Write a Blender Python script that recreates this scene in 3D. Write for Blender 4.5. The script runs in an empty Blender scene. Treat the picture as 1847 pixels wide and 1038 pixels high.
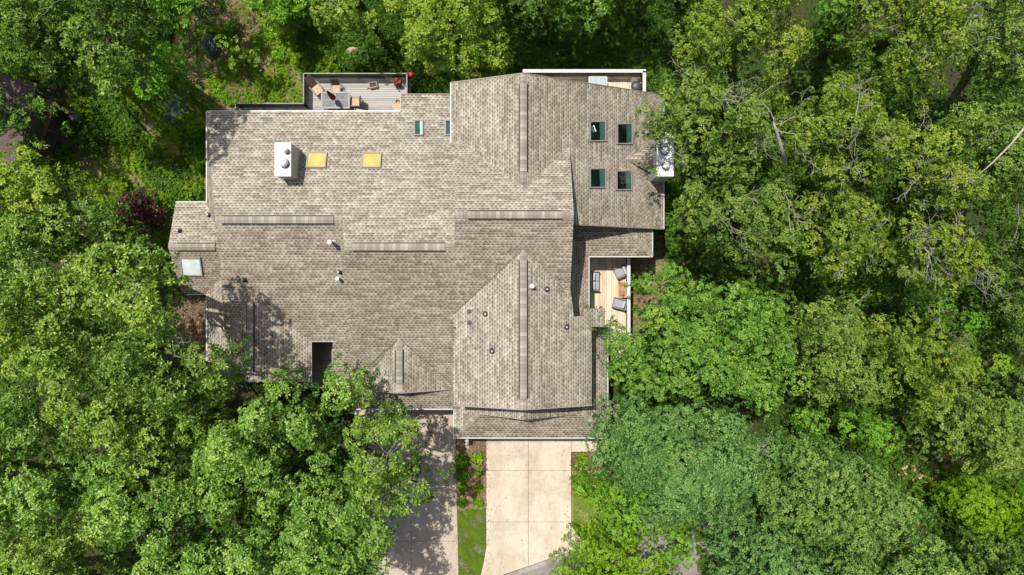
import bpy, bmesh, math, random
import numpy as np
from mathutils import Vector, Matrix
R = math.radians
scn = bpy.context.scene
COL = scn.collection
H = 45.0; F = 1231.0; CX, CY = 923.5, 519.0      # camera height and focal length used to turn plan measurements into metres

GF = 2.4                                          # the front yard lies higher than the back
def gz(y):
    t = min(1.0, max(0.0, (2.0-y)/9.0)); return GF*t*t*(3-2*t)
def gpx(px, py):
    """point of the sloping ground seen at a plan pixel"""
    z = 0.0
    for _ in range(12): z = gz((CY-py)/F*(H-z))
    return P(px, py, z)
def P(px, py, z=0.0):
    D = H - z
    return Vector(((px-CX)/F*D, (CY-py)/F*D, z))

# ------------------------------------------------------------------ materials
def nodes(name):
    m = bpy.data.materials.new(name); m.use_nodes = True
    nt = m.node_tree; nt.nodes.clear()
    out = nt.nodes.new('ShaderNodeOutputMaterial')
    return m, nt, out
def N(nt, t, **kw):
    n = nt.nodes.new(t)
    for k, v in kw.items():
        if k.startswith('i_'):
            key = k[2:]
            n.inputs[int(key) if key.isdigit() else key].default_value = v
        else: setattr(n, k, v)
    return n
def L(nt, a, b): nt.links.new(a, b)
def math_(nt, op, a, b=None, clamp=False):
    n = nt.nodes.new('ShaderNodeMath'); n.operation = op; n.use_clamp = clamp
    for i, x in enumerate((a, b)):
        if x is None: continue
        if isinstance(x, (int, float)): n.inputs[i].default_value = x
        else: nt.links.new(x, n.inputs[i])
    return n.outputs[0]
def mixc(nt, fac, a, b, blend='MIX'):
    n = nt.nodes.new('ShaderNodeMix'); n.data_type = 'RGBA'; n.blend_type = blend
    for idx, x in ((0, fac), (6, a), (7, b)):
        if isinstance(x, (int, float)): n.inputs[idx].default_value = x
        elif isinstance(x, tuple): n.inputs[idx].default_value = x if len(x) == 4 else (*x, 1)
        else: nt.links.new(x, n.inputs[idx])
    return n.outputs[2]
def ramp(nt, fac, stops, interp='LINEAR'):
    n = nt.nodes.new('ShaderNodeValToRGB'); cr = n.color_ramp; cr.interpolation = interp
    while len(cr.elements) < len(stops): cr.elements.new(0.5)
    for e, (p, c) in zip(cr.elements, stops):
        e.position = p; e.color = (*c, 1) if len(c) == 3 else c
    nt.links.new(fac, n.inputs[0]); return n.outputs[0]
def noise(nt, vec, scale, detail=3, rough=0.6):
    n = N(nt, 'ShaderNodeTexNoise'); n.inputs['Scale'].default_value = scale
    n.inputs['Detail'].default_value = detail; n.inputs['Roughness'].default_value = rough
    if vec is not None: nt.links.new(vec, n.inputs['Vector'])
    return n.outputs['Fac']
def g3(v): return (v, v, v)

def mat_plain(name, col, rough=0.6, var=0.12, scale=6, metal=0.0, bump=0.0, spec=0.5):
    m, nt, out = nodes(name)
    tc = N(nt, 'ShaderNodeTexCoord')
    f = noise(nt, tc.outputs['Object'], scale, 4)
    c = ramp(nt, f, [(0.25, tuple(x*(1-var*1.6) for x in col)), (0.75, tuple(min(1, x*(1+var)) for x in col))])
    b = N(nt, 'ShaderNodeBsdfPrincipled'); b.inputs['Roughness'].default_value = rough
    b.inputs['Metallic'].default_value = metal; b.inputs['Specular IOR Level'].default_value = spec
    L(nt, c, b.inputs['Base Color'])
    if bump:
        bp = N(nt, 'ShaderNodeBump'); bp.inputs['Strength'].default_value = bump; bp.inputs['Distance'].default_value = 0.02
        L(nt, noise(nt, tc.outputs['Object'], scale*8, 3), bp.inputs['Height']); L(nt, bp.outputs[0], b.inputs['Normal'])
    L(nt, b.outputs[0], out.inputs[0]); return m

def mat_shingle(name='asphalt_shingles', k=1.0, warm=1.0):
    m, nt, out = nodes(name)
    uv = N(nt, 'ShaderNodeUVMap'); sp = N(nt, 'ShaderNodeSeparateXYZ'); L(nt, uv.outputs[0], sp.inputs[0])
    tc = N(nt, 'ShaderNodeTexCoord')
    u, v = sp.outputs[0], sp.outputs[1]
    vr = math_(nt, 'DIVIDE', v, 0.142)
    row = math_(nt, 'FLOOR', vr); fv = math_(nt, 'FRACT', vr)
    wr = N(nt, 'ShaderNodeTexWhiteNoise', noise_dimensions='1D'); L(nt, row, wr.inputs['W'])
    par = math_(nt, 'MULTIPLY', math_(nt, 'MODULO', row, 2.0), 0.5)
    u2 = math_(nt, 'ADD', math_(nt, 'DIVIDE', u, 0.235), math_(nt, 'ADD', par, math_(nt, 'MULTIPLY', wr.outputs[0], 0.3)))
    cell = math_(nt, 'FLOOR', u2); fu = math_(nt, 'FRACT', u2)
    cv = N(nt, 'ShaderNodeCombineXYZ'); L(nt, cell, cv.inputs[0]); L(nt, row, cv.inputs[1])
    w1 = N(nt, 'ShaderNodeTexWhiteNoise', noise_dimensions='2D'); L(nt, cv.outputs[0], w1.inputs['Vector'])
    # whole shingles (about 1 m long) differ in blend: some pale, some brown
    u3 = math_(nt, 'FLOOR', math_(nt, 'ADD', math_(nt, 'DIVIDE', u, 0.75), math_(nt, 'MULTIPLY', wr.outputs[0], 5.0)))
    cv3 = N(nt, 'ShaderNodeCombineXYZ'); L(nt, u3, cv3.inputs[0]); L(nt, row, cv3.inputs[1])
    w3 = N(nt, 'ShaderNodeTexWhiteNoise', noise_dimensions='2D'); L(nt, cv3.outputs[0], w3.inputs['Vector'])
    tone = math_(nt, 'ADD', math_(nt, 'MULTIPLY', w3.outputs[0], 0.6), math_(nt, 'MULTIPLY', w1.outputs[0], 0.4))
    body = ramp(nt, tone, [(0.10, (0.275, 0.228, 0.178)), (0.5, (0.375, 0.325, 0.258)), (0.9, (0.47, 0.42, 0.345))])
    dash = ramp(nt, w3.outputs[0], [(0, (0.130, 0.104, 0.082)), (1, (0.225, 0.188, 0.150))])
    wid = math_(nt, 'ADD', math_(nt, 'MULTIPLY', w1.outputs[0], 0.55), 0.22)
    tab = math_(nt, 'LESS_THAN', fu, wid)                       # raised tab: pale all the way down
    slot = math_(nt, 'MULTIPLY', math_(nt, 'SUBTRACT', 1.0, tab), math_(nt, 'LESS_THAN', fv, 0.55))
    c = mixc(nt, slot, body, dash)
    line = math_(nt, 'MULTIPLY', math_(nt, 'LESS_THAN', fv, 0.16), 0.45)  # painted shadow line along the lower edge of each course
    c = mixc(nt, line, c, (0.10, 0.08, 0.062))
    # weathering
    f1 = noise(nt, tc.outputs['Object'], 0.35, 4, 0.6)
    f2 = noise(nt, tc.outputs['Object'], 3.5, 3, 0.6)
    f3 = noise(nt, tc.outputs['Object'], 60, 2, 0.6)
    w = math_(nt, 'ADD', math_(nt, 'MULTIPLY', f1, 0.42), math_(nt, 'MULTIPLY', f2, 0.36))
    w = math_(nt, 'ADD', w, math_(nt, 'MULTIPLY', f3, 0.3))
    w = math_(nt, 'ADD', w, 0.47)
    # rain streaks running down the slope
    sv = N(nt, 'ShaderNodeCombineXYZ'); L(nt, math_(nt, 'MULTIPLY', u, 2.2), sv.inputs[0]); L(nt, math_(nt, 'MULTIPLY', v, 0.22), sv.inputs[1])
    w = math_(nt, 'ADD', w, math_(nt, 'MULTIPLY', math_(nt, 'SUBTRACT', noise(nt, sv.outputs[0], 1.0, 3, 0.6), 0.5), 0.38))
    c = mixc(nt, 1.0, c, N(nt, 'ShaderNodeCombineColor').outputs[0], 'MULTIPLY') if False else c
    mm = N(nt, 'ShaderNodeVectorMath', operation='SCALE'); L(nt, c, mm.inputs[0]); L(nt, w, mm.inputs['Scale'])
    b = N(nt, 'ShaderNodeBsdfPrincipled'); b.inputs['Roughness'].default_value = 0.92
    b.inputs['Specular IOR Level'].default_value = 0.2
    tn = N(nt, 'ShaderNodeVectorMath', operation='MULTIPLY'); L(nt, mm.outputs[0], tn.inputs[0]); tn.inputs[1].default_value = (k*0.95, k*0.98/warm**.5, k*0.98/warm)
    L(nt, tn.outputs[0], b.inputs['Base Color'])
    bp = N(nt, 'ShaderNodeBump'); bp.inputs['Strength'].default_value = 0.5; bp.inputs['Distance'].default_value = 0.02
    hh = math_(nt, 'MULTIPLY', tab, 0.7)
    L(nt, hh, bp.inputs['Height']); L(nt, bp.outputs[0], b.inputs['Normal'])
    L(nt, b.outputs[0], out.inputs[0]); return m

def mat_cap():
    m, nt, out = nodes('ridge_shingles')
    uv = N(nt, 'ShaderNodeUVMap'); sp = N(nt, 'ShaderNodeSeparateXYZ'); L(nt, uv.outputs[0], sp.inputs[0])
    tc = N(nt, 'ShaderNodeTexCoord')
    k = math_(nt, 'DIVIDE', sp.outputs[0], 0.21); fl = math_(nt, 'FLOOR', k); fr = math_(nt, 'FRACT', k)
    wn = N(nt, 'ShaderNodeTexWhiteNoise', noise_dimensions='1D'); L(nt, fl, wn.inputs['W'])
    c = ramp(nt, wn.outputs[0], [(0, (0.26, 0.225, 0.185)), (0.45, (0.345, 0.308, 0.252)), (1, (0.45, 0.41, 0.34))])
    c = mixc(nt, math_(nt, 'MULTIPLY', math_(nt, 'LESS_THAN', fr, 0.1), 0.5), c, (0.07, 0.06, 0.05))
    c = mixc(nt, math_(nt, 'MULTIPLY', noise(nt, tc.outputs['Object'], 40, 2), 0.35), c, (0.2, 0.17, 0.14))
    b = N(nt, 'ShaderNodeBsdfPrincipled'); b.inputs['Roughness'].default_value = 0.92; b.inputs['Specular IOR Level'].default_value = 0.2
    L(nt, c, b.inputs['Base Color']); L(nt, b.outputs[0], out.inputs[0]); return m

def mat_boards(name, light, dark, axis, width=0.14, gap=0.06, weather=0.5):
    m, nt, out = nodes(name)
    tc = N(nt, 'ShaderNodeTexCoord'); sp = N(nt, 'ShaderNodeSeparateXYZ'); L(nt, tc.outputs['Object'], sp.inputs[0])
    a, o = (sp.outputs[0], sp.outputs[1]) if axis == 'X' else (sp.outputs[1], sp.outputs[0])   # a: across the boards
    k = math_(nt, 'DIVIDE', a, width); fl = math_(nt, 'FLOOR', k); fr = math_(nt, 'FRACT', k)
    wn = N(nt, 'ShaderNodeTexWhiteNoise', noise_dimensions='1D'); L(nt, fl, wn.inputs['W'])
    cv = N(nt, 'ShaderNodeCombineXYZ'); L(nt, math_(nt, 'MULTIPLY', a, 14.0), cv.inputs[0]); L(nt, math_(nt, 'MULTIPLY', o, 1.2), cv.inputs[1]); L(nt, fl, cv.inputs[2])
    f = noise(nt, cv.outputs[0], 1.0, 5, 0.65)
    f = math_(nt, 'ADD', math_(nt, 'MULTIPLY', f, weather*1.3), math_(nt, 'MULTIPLY', wn.outputs[0], 0.75-weather*0.4))
    c = ramp(nt, f, [(0.2, dark), (0.65, light)])
    c = mixc(nt, math_(nt, 'LESS_THAN', fr, gap), c, (0.02, 0.016, 0.012))
    b = N(nt, 'ShaderNodeBsdfPrincipled'); b.inputs['Roughness'].default_value = 0.8
    L(nt, c, b.inputs['Base Color']); L(nt, b.outputs[0], out.inputs[0]); return m

def mat_concrete(name, base, stain):
    m, nt, out = nodes(name)
    tc = N(nt, 'ShaderNodeTexCoord')
    mp = N(nt, 'ShaderNodeMapping'); mp.inputs['Scale'].default_value = (1.0, 0.35, 1); L(nt, tc.outputs['Object'], mp.inputs[0])
    f1 = noise(nt, mp.outputs[0], 0.9, 5, 0.65)
    f2 = noise(nt, tc.outputs['Object'], 6, 5, 0.7)
    f3 = noise(nt, tc.outputs['Object'], 70, 2, 0.7)
    c = ramp(nt, f1, [(0.3, stain), (0.52, base), (0.8, tuple(min(1, x*1.1) for x in base))])
    c = mixc(nt, ramp(nt, f2, [(0.3, g3(0.55)), (0.62, g3(0))]), c, stain)
    w = math_(nt, 'ADD', math_(nt, 'MULTIPLY', f3, 0.35), 0.83)
    mm = N(nt, 'ShaderNodeVectorMath', operation='SCALE'); L(nt, c, mm.inputs[0]); L(nt, w, mm.inputs['Scale'])
    sp = noise(nt, tc.outputs['Object'], 22, 3, 0.8)
    cc = mixc(nt, ramp(nt, sp, [(0.68, g3(0)), (0.74, g3(0.5))]), mm.outputs[0], tuple(x*0.45 for x in stain))
    big_ = noise(nt, tc.outputs['Object'], 0.45, 6, 0.7)
    cc = mixc(nt, ramp(nt, big_, [(0.50, g3(0)), (0.66, g3(0.5))]), cc, tuple(x*0.62 for x in stain))
    oil = noise(nt, tc.outputs['Object'], 1.7, 2, 0.5)
    cc = mixc(nt, ramp(nt, oil, [(0.70, g3(0)), (0.76, g3(0.45))]), cc, tuple(x*0.4 for x in stain))
    vo = N(nt, 'ShaderNodeTexVoronoi', feature='DISTANCE_TO_EDGE'); vo.inputs['Scale'].default_value = 0.30
    wv = N(nt, 'ShaderNodeVectorMath', operation='ADD'); L(nt, tc.outputs['Object'], wv.inputs[0])
    nn = N(nt, 'ShaderNodeTexNoise'); nn.inputs['Scale'].default_value = 1.5; nn.inputs['Detail'].default_value = 5; L(nt, tc.outputs['Object'], nn.inputs['Vector'])
    L(nt, nn.outputs['Color'], wv.inputs[1]); L(nt, wv.outputs[0], vo.inputs['Vector'])
    cc = mixc(nt, ramp(nt, vo.outputs['Distance'], [(0.0, g3(0.28)), (0.005, g3(0))]), cc, tuple(x*0.35 for x in stain))
    b = N(nt, 'ShaderNodeBsdfPrincipled'); b.inputs['Roughness'].default_value = 0.9; b.inputs['Specular IOR Level'].default_value = 0.25
    L(nt, cc, b.inputs['Base Color']); L(nt, b.outputs[0], out.inputs[0]); return m

def mat_ground(name, cols, s1=0.35, s2=2.5, s3=18, bump=0.6):
    """cols: three colours, mixed patchily at several scales"""
    m, nt, out = nodes(name)
    tc = N(nt, 'ShaderNodeTexCoord'); v = tc.outputs['Object']
    a = noise(nt, v, s1, 4, 0.6); b_ = noise(nt, v, s2, 5, 0.7); d = noise(nt, v, s3, 4, 0.75)
    k = math_(nt, 'ADD', math_(nt, 'MULTIPLY', a, 0.6), math_(nt, 'MULTIPLY', b_, 0.4))
    c = ramp(nt, k, [(0.38, cols[0]), (0.5, cols[1]), (0.6, cols[2])])
    vo = N(nt, 'ShaderNodeTexVoronoi'); vo.inputs['Scale'].default_value = s3*0.7; L(nt, v, vo.inputs['Vector'])
    hs = N(nt, 'ShaderNodeSeparateColor'); L(nt, vo.outputs['Color'], hs.inputs[0])
    w = math_(nt, 'ADD', math_(nt, 'MULTIPLY', d, 0.9), math_(nt, 'ADD', math_(nt, 'MULTIPLY', hs.outputs[0], 0.9), 0.12))
    mm = N(nt, 'ShaderNodeVectorMath', operation='SCALE'); L(nt, c, mm.inputs[0]); L(nt, w, mm.inputs['Scale'])
    b = N(nt, 'ShaderNodeBsdfPrincipled'); b.inputs['Roughness'].default_value = 0.95; b.inputs['Specular IOR Level'].default_value = 0.15
    L(nt, mm.outputs[0], b.inputs['Base Color'])
    bp = N(nt, 'ShaderNodeBump'); bp.inputs['Strength'].default_value = bump; bp.inputs['Distance'].default_value = 0.05
    L(nt, d, bp.inputs['Height']); L(nt, bp.outputs[0], b.inputs['Normal'])
    L(nt, b.outputs[0], out.inputs[0]); return m

_leafm = {}
def mat_leaf(key, dark, mid, light, gloss=0.12, trans=0.3):
    if key in _leafm: return _leafm[key]
    m, nt, out = nodes(key+'_leaves')
    at = N(nt, 'ShaderNodeAttribute'); at.attribute_name = 'tint'; at.attribute_type = 'GEOMETRY'
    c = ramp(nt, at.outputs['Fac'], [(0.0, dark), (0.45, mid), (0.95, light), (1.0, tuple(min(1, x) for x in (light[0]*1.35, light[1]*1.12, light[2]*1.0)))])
    d = N(nt, 'ShaderNodeBsdfDiffuse'); L(nt, c, d.inputs[0])
    t = N(nt, 'ShaderNodeBsdfTranslucent')
    tcx = mixc(nt, 1.0, c, (1.35, 1.25, 0.35), 'MULTIPLY'); L(nt, tcx, t.inputs[0])
    g = N(nt, 'ShaderNodeBsdfGlossy'); g.inputs['Roughness'].default_value = 0.45; g.inputs[0].default_value = (1, 1, 0.62, 1); gloss *= 0.42
    m1 = N(nt, 'ShaderNodeMixShader'); m1.inputs[0].default_value = trans; L(nt, d.outputs[0], m1.inputs[1]); L(nt, t.outputs[0], m1.inputs[2])
    m2 = N(nt, 'ShaderNodeMixShader'); m2.inputs[0].default_value = gloss; L(nt, m1.outputs[0], m2.inputs[1]); L(nt, g.outputs[0], m2.inputs[2])
    L(nt, m2.outputs[0], out.inputs[0]); _leafm[key] = m; return m

def mat_glass(name, tint=(0.8, 0.95, 0.9), alpha=0.75):
    m, nt, out = nodes(name)
    tr = N(nt, 'ShaderNodeBsdfTransparent'); tr.inputs[0].default_value = (*tint, 1)
    gl = N(nt, 'ShaderNodeBsdfGlossy'); gl.inputs['Roughness'].default_value = 0.06; gl.inputs[0].default_value = (0.9, 0.95, 1, 1)
    fr = N(nt, 'ShaderNodeFresnel'); fr.inputs[0].default_value = 1.5
    f = math_(nt, 'ADD', fr.outputs[0], 1-alpha-0.04, True)
    mx = N(nt, 'ShaderNodeMixShader'); L(nt, f, mx.inputs[0]); L(nt, tr.outputs[0], mx.inputs[1]); L(nt, gl.outputs[0], mx.inputs[2])
    L(nt, mx.outputs[0], out.inputs[0]); return m

SH = mat_shingle(); SH_S = mat_shingle('shaded_south_shingles', 0.84, 1.06); SH_E = mat_shingle('shaded_east_shingles', 0.92, 1.03); CAP = mat_cap()  # south and east copies are darker: slope shade put into the colour
WHITE = mat_plain('white_painted_metal', (0.56, 0.55, 0.52), 0.45, 0.06, 5)
TRIM = mat_plain('taupe_fascia_paint', (0.30, 0.26, 0.215), 0.5, 0.08, 8)
BTRIM = mat_plain('brown_fascia_paint', (0.22, 0.16, 0.12), 0.6, 0.1, 8)
SIDING = mat_plain('grey_beige_siding', (0.36, 0.33, 0.29), 0.8, 0.1, 3)
BLACK = mat_plain('black_plastic', (0.03, 0.03, 0.03), 0.5, 0.2, 20)
DARKM = mat_plain('dark_grey_metal', (0.07, 0.072, 0.075), 0.45, 0.2, 20, 0.2)
BRONZE = mat_plain('bronze_railing_paint', (0.035, 0.028, 0.024), 0.5, 0.2, 10)
GALV = mat_plain('galvanised_metal', (0.40, 0.40, 0.40), 0.45, 0.2, 10, 0.3)
CAPW = mat_plain('white_flue_cap', (0.85, 0.85, 0.84), 0.45, 0.05, 5)
DGAL = mat_plain('shade_ring_metal', (0.27, 0.27, 0.27), 0.5, 0.3, 10, 0.2)  # dark flue metal: ring of shade around each cap put into its colour
WGREY = mat_plain('weathered_cap_rail', (0.30, 0.275, 0.24), 0.8, 0.15, 9)
GDECK = mat_boards('grey_deck_boards', (0.42, 0.395, 0.37), (0.21, 0.195, 0.18), 'Y', 0.14, 0.09, 0.5)
TDECK = mat_boards('pale_cedar_deck_boards', (0.70, 0.60, 0.46), (0.44, 0.30, 0.18), 'X', 0.14, 0.07, 0.55)
CONC = mat_concrete('driveway_concrete', (0.59, 0.515, 0.41), (0.46, 0.375, 0.275))
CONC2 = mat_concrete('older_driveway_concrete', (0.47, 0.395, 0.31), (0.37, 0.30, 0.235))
CURB = mat_concrete('gutter_concrete', (0.36, 0.33, 0.29), (0.22, 0.19, 0.16))
ASPH = mat_concrete('worn_road_surface', (0.27, 0.24, 0.215), (0.17, 0.15, 0.135))
BARK = mat_plain('brown_bark', (0.06, 0.045, 0.032), 0.9, 0.35, 6, bump=0.8)
GBARK = mat_plain('pale_grey_bark', (0.44, 0.40, 0.34), 0.9, 0.25, 6, bump=0.6)

# ------------------------------------------------------------------ object helpers
def link(name, me, mats, parent=None):
    o = bpy.data.objects.new(name, me); COL.objects.link(o)
    if not isinstance(mats, (list, tuple)): mats = [mats]
    for m in mats:
        if m.name not in [x.name for x in me.materials if x]: me.materials.append(m)
    if parent is not None:
        o.parent = parent; o.matrix_parent_inverse = Matrix.Translation(-parent.location) if parent.type == 'EMPTY' and parent.parent is None else Matrix()
    return o
def mesh_from(name, verts, faces):
    me = bpy.data.meshes.new(name); me.from_pydata([tuple(v) for v in verts], [], faces); me.update(); return me
def tag(o, label, cat, group=None, kind=None):
    if label: o['label'] = label
    if cat: o['category'] = cat
    if group: o['group'] = group
    if kind: o['kind'] = kind
    return o
def empty(name, loc, label, cat, group=None):
    o = bpy.data.objects.new(name, None); COL.objects.link(o); o.location = loc; o.empty_display_size = 0.3
    return tag(o, label, cat, group)

class MB:
    """collects boxes, tubes and discs into one bmesh"""
    def __init__(s): s.bm = bmesh.new(); s.mi = 0
    def _fin(s, faces):
        for f in faces: f.material_index = s.mi
    def prism(s, pts_top, pts_bot):
        a = [s.bm.verts.new(p) for p in pts_top]; b = [s.bm.verts.new(p) for p in pts_bot]
        n = len(a); fs = [s.bm.faces.new(a), s.bm.faces.new(b[::-1])]
        for i in range(n):
            j = (i+1) % n; fs.append(s.bm.faces.new((a[j], a[i], b[i], b[j])))
        s._fin(fs); return fs
    def box(s, c, size, rz=0, rx=0, ry=0, bev=0):
        M = Matrix.Translation(c) @ Matrix.Rotation(rz, 4, 'Z') @ Matrix.Rotation(ry, 4, 'Y') @ Matrix.Rotation(rx, 4, 'X')
        r = bmesh.ops.create_cube(s.bm, size=1, matrix=M @ Matrix.Diagonal((*size, 1)))
        fs = list({f for v in r['verts'] for f in v.link_faces}); s._fin(fs)
        if bev:
            es = list({e for v in r['verts'] for e in v.link_edges})
            q = bmesh.ops.bevel(s.bm, geom=es, offset=bev, segments=2, affect='EDGES', profile=0.5)
            s._fin(q['faces'])
        return s
    def bar(s, a, b, w, h=None):
        a, b = Vector(a), Vector(b); d = b-a; l = d.length; h = h or w
        if l < 1e-6: return s
        rot = d.to_track_quat('Y', 'Z').to_matrix().to_4x4()
        r = bmesh.ops.create_cube(s.bm, size=1, matrix=Matrix.Translation((a+b)/2) @ rot @ Matrix.Diagonal((w, l, h, 1)))
        s._fin({f for v in r['verts'] for f in v.link_faces}); return s
    def cyl(s, a, b, r1, r2=None, n=16):
        a, b = Vector(a), Vector(b); d = b-a; r2 = r1 if r2 is None else r2
        rot = d.to_track_quat('Z', 'Y').to_matrix().to_4x4()
        r = bmesh.ops.create_cone(s.bm, cap_ends=True, segments=n, radius1=r1, radius2=r2, depth=d.length, matrix=Matrix.Translation((a+b)/2) @ rot)
        s._fin({f for v in r['verts'] for f in v.link_faces}); return s
    def tube(s, pts, rads, n=6):
        rings = []
        for i, p in enumerate(pts):
            p = Vector(p); d = (Vector(pts[min(i+1, len(pts)-1)]) - Vector(pts[max(i-1, 0)]))
            if d.length < 1e-6: d = Vector((0, 0, 1))
            q = d.to_track_quat('Z', 'Y')
            rings.append([s.bm.verts.new(p + q @ Vector((math.cos(2*math.pi*k/n)*rads[i], math.sin(2*math.pi*k/n)*rads[i], 0))) for k in range(n)])
        fs = []
        for a, b in zip(rings, rings[1:]):
            for k in range(n): fs.append(s.bm.faces.new((a[k], a[(k+1) % n], b[(k+1) % n], b[k])))
        fs.append(s.bm.faces.new(rings[-1])); fs.append(s.bm.faces.new(rings[0][::-1])); s._fin(fs)
        for f in fs: f.smooth = True
        return s
    def ball(s, c, r, sub=2, jit=0, sc=(1, 1, 1), rng=random):
        q = bmesh.ops.create_icosphere(s.bm, subdivisions=sub, radius=1)
        for v in q['verts']:
            k = 1 + rng.uniform(-jit, jit)
            v.co = Vector((c[0]+v.co.x*r*sc[0]*k, c[1]+v.co.y*r*sc[1]*k, c[2]+v.co.z*r*sc[2]*k))
        fs = {f for v in q['verts'] for f in v.link_faces}; s._fin(fs)
        for f in fs: f.smooth = True
        return s
    def build(s, name, mats, parent=None):
        me = bpy.data.meshes.new(name); s.bm.normal_update(); s.bm.to_mesh(me); s.bm.free()
        return link(name, me, mats, parent)

# ------------------------------------------------------------------ planes of the roof
def plN(y0, z0, p): return (z0+p*y0, 0.0, -p)      # falls to the north (top of the picture)
def plS(y0, z0, p): return (z0-p*y0, 0.0, p)
def plE(x0, z0, p): return (z0+p*x0, -p, 0.0)
def plW(x0, z0, p): return (z0-p*x0, p, 0.0)
def pl3(a, b, c):
    n = (b-a).cross(c-a); 
    return (a.z + (n.x*a.x+n.y*a.y)/n.z, -n.x/n.z, -n.y/n.z)
def on(pl, px, py):
    a, b, c = pl; u = (px-CX)/F; v = (CY-py)/F
    D = (H-a)/(1+b*u+c*v); return Vector((u*D, v*D, H-D))
def nrm(pl): return Vector((-pl[1], -pl[2], 1)).normalized()

house = empty('house', (0, 0, 0), 'large two-family house with beige and brown shingle roofs, in the middle of the woods', 'house')

def add_uv(me, pl, rot=False):
    uvl = me.uv_layers.new(name='UVMap'); b, c = pl[1], pl[2]; p = math.hypot(b, c) or 1e-6
    g = (b/p, c/p); k = math.sqrt(1+p*p)
    for lp in me.loops:
        co = me.vertices[lp.vertex_index].co
        uvl.data[lp.index].uv = (co.x*(-g[1])+co.y*g[0] + 50, (co.x*g[0]+co.y*g[1])*k + 50)

def poly_inset(pts, d):
    n = len(pts); area = sum(pts[i][0]*pts[(i+1) % n][1]-pts[(i+1) % n][0]*pts[i][1] for i in range(n))
    sgn = 1 if area > 0 else -1; out = []
    for i in range(n):
        p0, p1, p2 = Vector(pts[i-1][:2]), Vector(pts[i][:2]), Vector(pts[(i+1) % n][:2])
        d1 = (p1-p0).normalized(); d2 = (p2-p1).normalized()
        n1 = Vector((-d1.y, d1.x))*sgn; n2 = Vector((-d2.y, d2.x))*sgn
        b = n1+n2; l = b.length
        if l < 0.2: b = n1; k = d
        else: b = b/l; k = min(d/max(0.35, b.dot(n1)), d*2)
        out.append((p1.x+b.x*k, p1.y+b.y*k))
    return out

def roof(pl, pix, trim=TRIM, walls=True, th=0.16, inset=0.45, zbot=-0.3, name='roof'):
    top = [on(pl, *q) for q in pix]
    n = len(top)
    ar = sum(top[i].x*top[(i+1) % n].y-top[(i+1) % n].x*top[i].y for i in range(n))
    if ar < 0: top = top[::-1]
    bot = [v-Vector((0, 0, th)) for v in top]
    verts = top+bot; faces = [list(range(n)), list(range(2*n-1, n-1, -1))]
    for i in range(n):
        j = (i+1) % n; faces.append([j, i, n+i, n+j])
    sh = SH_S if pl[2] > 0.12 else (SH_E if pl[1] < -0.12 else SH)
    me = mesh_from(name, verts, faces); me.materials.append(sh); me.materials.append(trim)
    for k, f in enumerate(me.polygons): f.material_index = 0 if k == 0 else 1
    add_uv(me, pl)
    o = link(name, me, [sh, trim], house)
    if walls:
        fp = poly_inset(top, inset)
        tp = [Vector((x, y, pl[0]+pl[1]*x+pl[2]*y-th-0.02)) for x, y in fp]
        bt = [Vector((x, y, zbot)) for x, y in fp]
        WALL.prism(tp, bt)
    return o
WALL = MB()

pLr = plN(2.1, 9.5, 0.30)
pL1 = plS(3.56, 9.06, 0.30)
pF = plS(3.7, 10.2, 0.42)
pFr = plN(3.7, 10.2, 0.50)
pRw = plW(0.59, 9.5, 0.41)
pRe = plE(0.59, 9.5, 0.50)
pGw = plW(0.59, 9.46, 0.38)
pGe = plE(0.59, 9.46, 0.38)
pSt = plE(4.48, 5.2, 0.35)
pJ = plS(1.81, 5.2, 0.35)
pJe = plE(8.2, 5.2, 0.37)
Yk = P(0, 790, 5.6).y; Xw = P(819, 0, 5.6).x; Xe = P(1096, 0, 5.6).x
pKs = plS(Yk, 5.6, 0.38); pKw = plW(Xw, 5.6, 0.38); pKe = plE(Xe, 5.6, 0.38)
pVw = plW(0.62, 7.9, 0.62); pVe = plE(0.62, 7.9, 0.62)
pWn = plN(2.2, 7.9, 0.33); pWs = plS(2.2, 7.9, 0.58)
pBw = plW(-14.27, 7.83, 0.45); pBe = plE(-14.27, 7.83, 0.24)
pDw = plW(-6.2, 7.44, 0.45); pDe = plE(-6.2, 7.44, 0.45)
xw0 = P(600, 0, 6.9).x; pC = pl3(on(pL1, 600, 637), on(pL1, 631, 616), on(pF, 656, 692))

roof(pLr, [(373, 201), (722, 201), (722, 171), (825, 171), (825, 446), (620, 446), (618, 397), (388, 397)])
roof(pL1, [(388, 397), (622, 397), (640, 560), (646, 680), (599, 676), (600, 616), (561, 616), (550, 636), (405, 606), (398.5, 500)])
roof(pF, [(620, 446), (820, 446), (820, 388), (1035, 388), (1028.5, 523), (1000, 600), (832, 640), (832, 738), (635, 738), (636, 700), (630, 600)])
roof(pFr, [(820, 388), (820, 257), (838, 247), (944, 262), (1027, 257), (1035, 388)])
roof(pRw, [(944, 133), (944, 372), (862, 335), (824, 266), (813, 260), (813, 150)])
roof(pRe, [(944, 133), (1197, 172), (1197, 413), (1022, 404), (1000, 330), (944, 372)])
roof(pGw, [(944, 425), (944, 739), (817, 731), (817, 558), (862, 500)])
roof(pGe, [(944, 425), (1024, 512), (1029.5, 523), (1035, 571), (1050, 571), (1050, 557), (1091, 557), (1091, 590), (1067, 590), (1067, 731), (944, 739)])
roof(pSt, [(1020, 402), (1062, 402), (1062, 563), (1056, 600), (1020, 600)], inset=0.1)
roof(pJ, [(1022, 463), (1177, 463), (1126, 403), (1022, 403)])
roof(pJe, [(1177, 463), (1177, 408), (1126, 403)], walls=False)
roof(pKs, [(819, 790), (1096, 790), (1034, 728), (882, 728)])
roof(pKw, [(819, 790), (882, 728), (882, 724), (819, 734)], walls=False)
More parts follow.
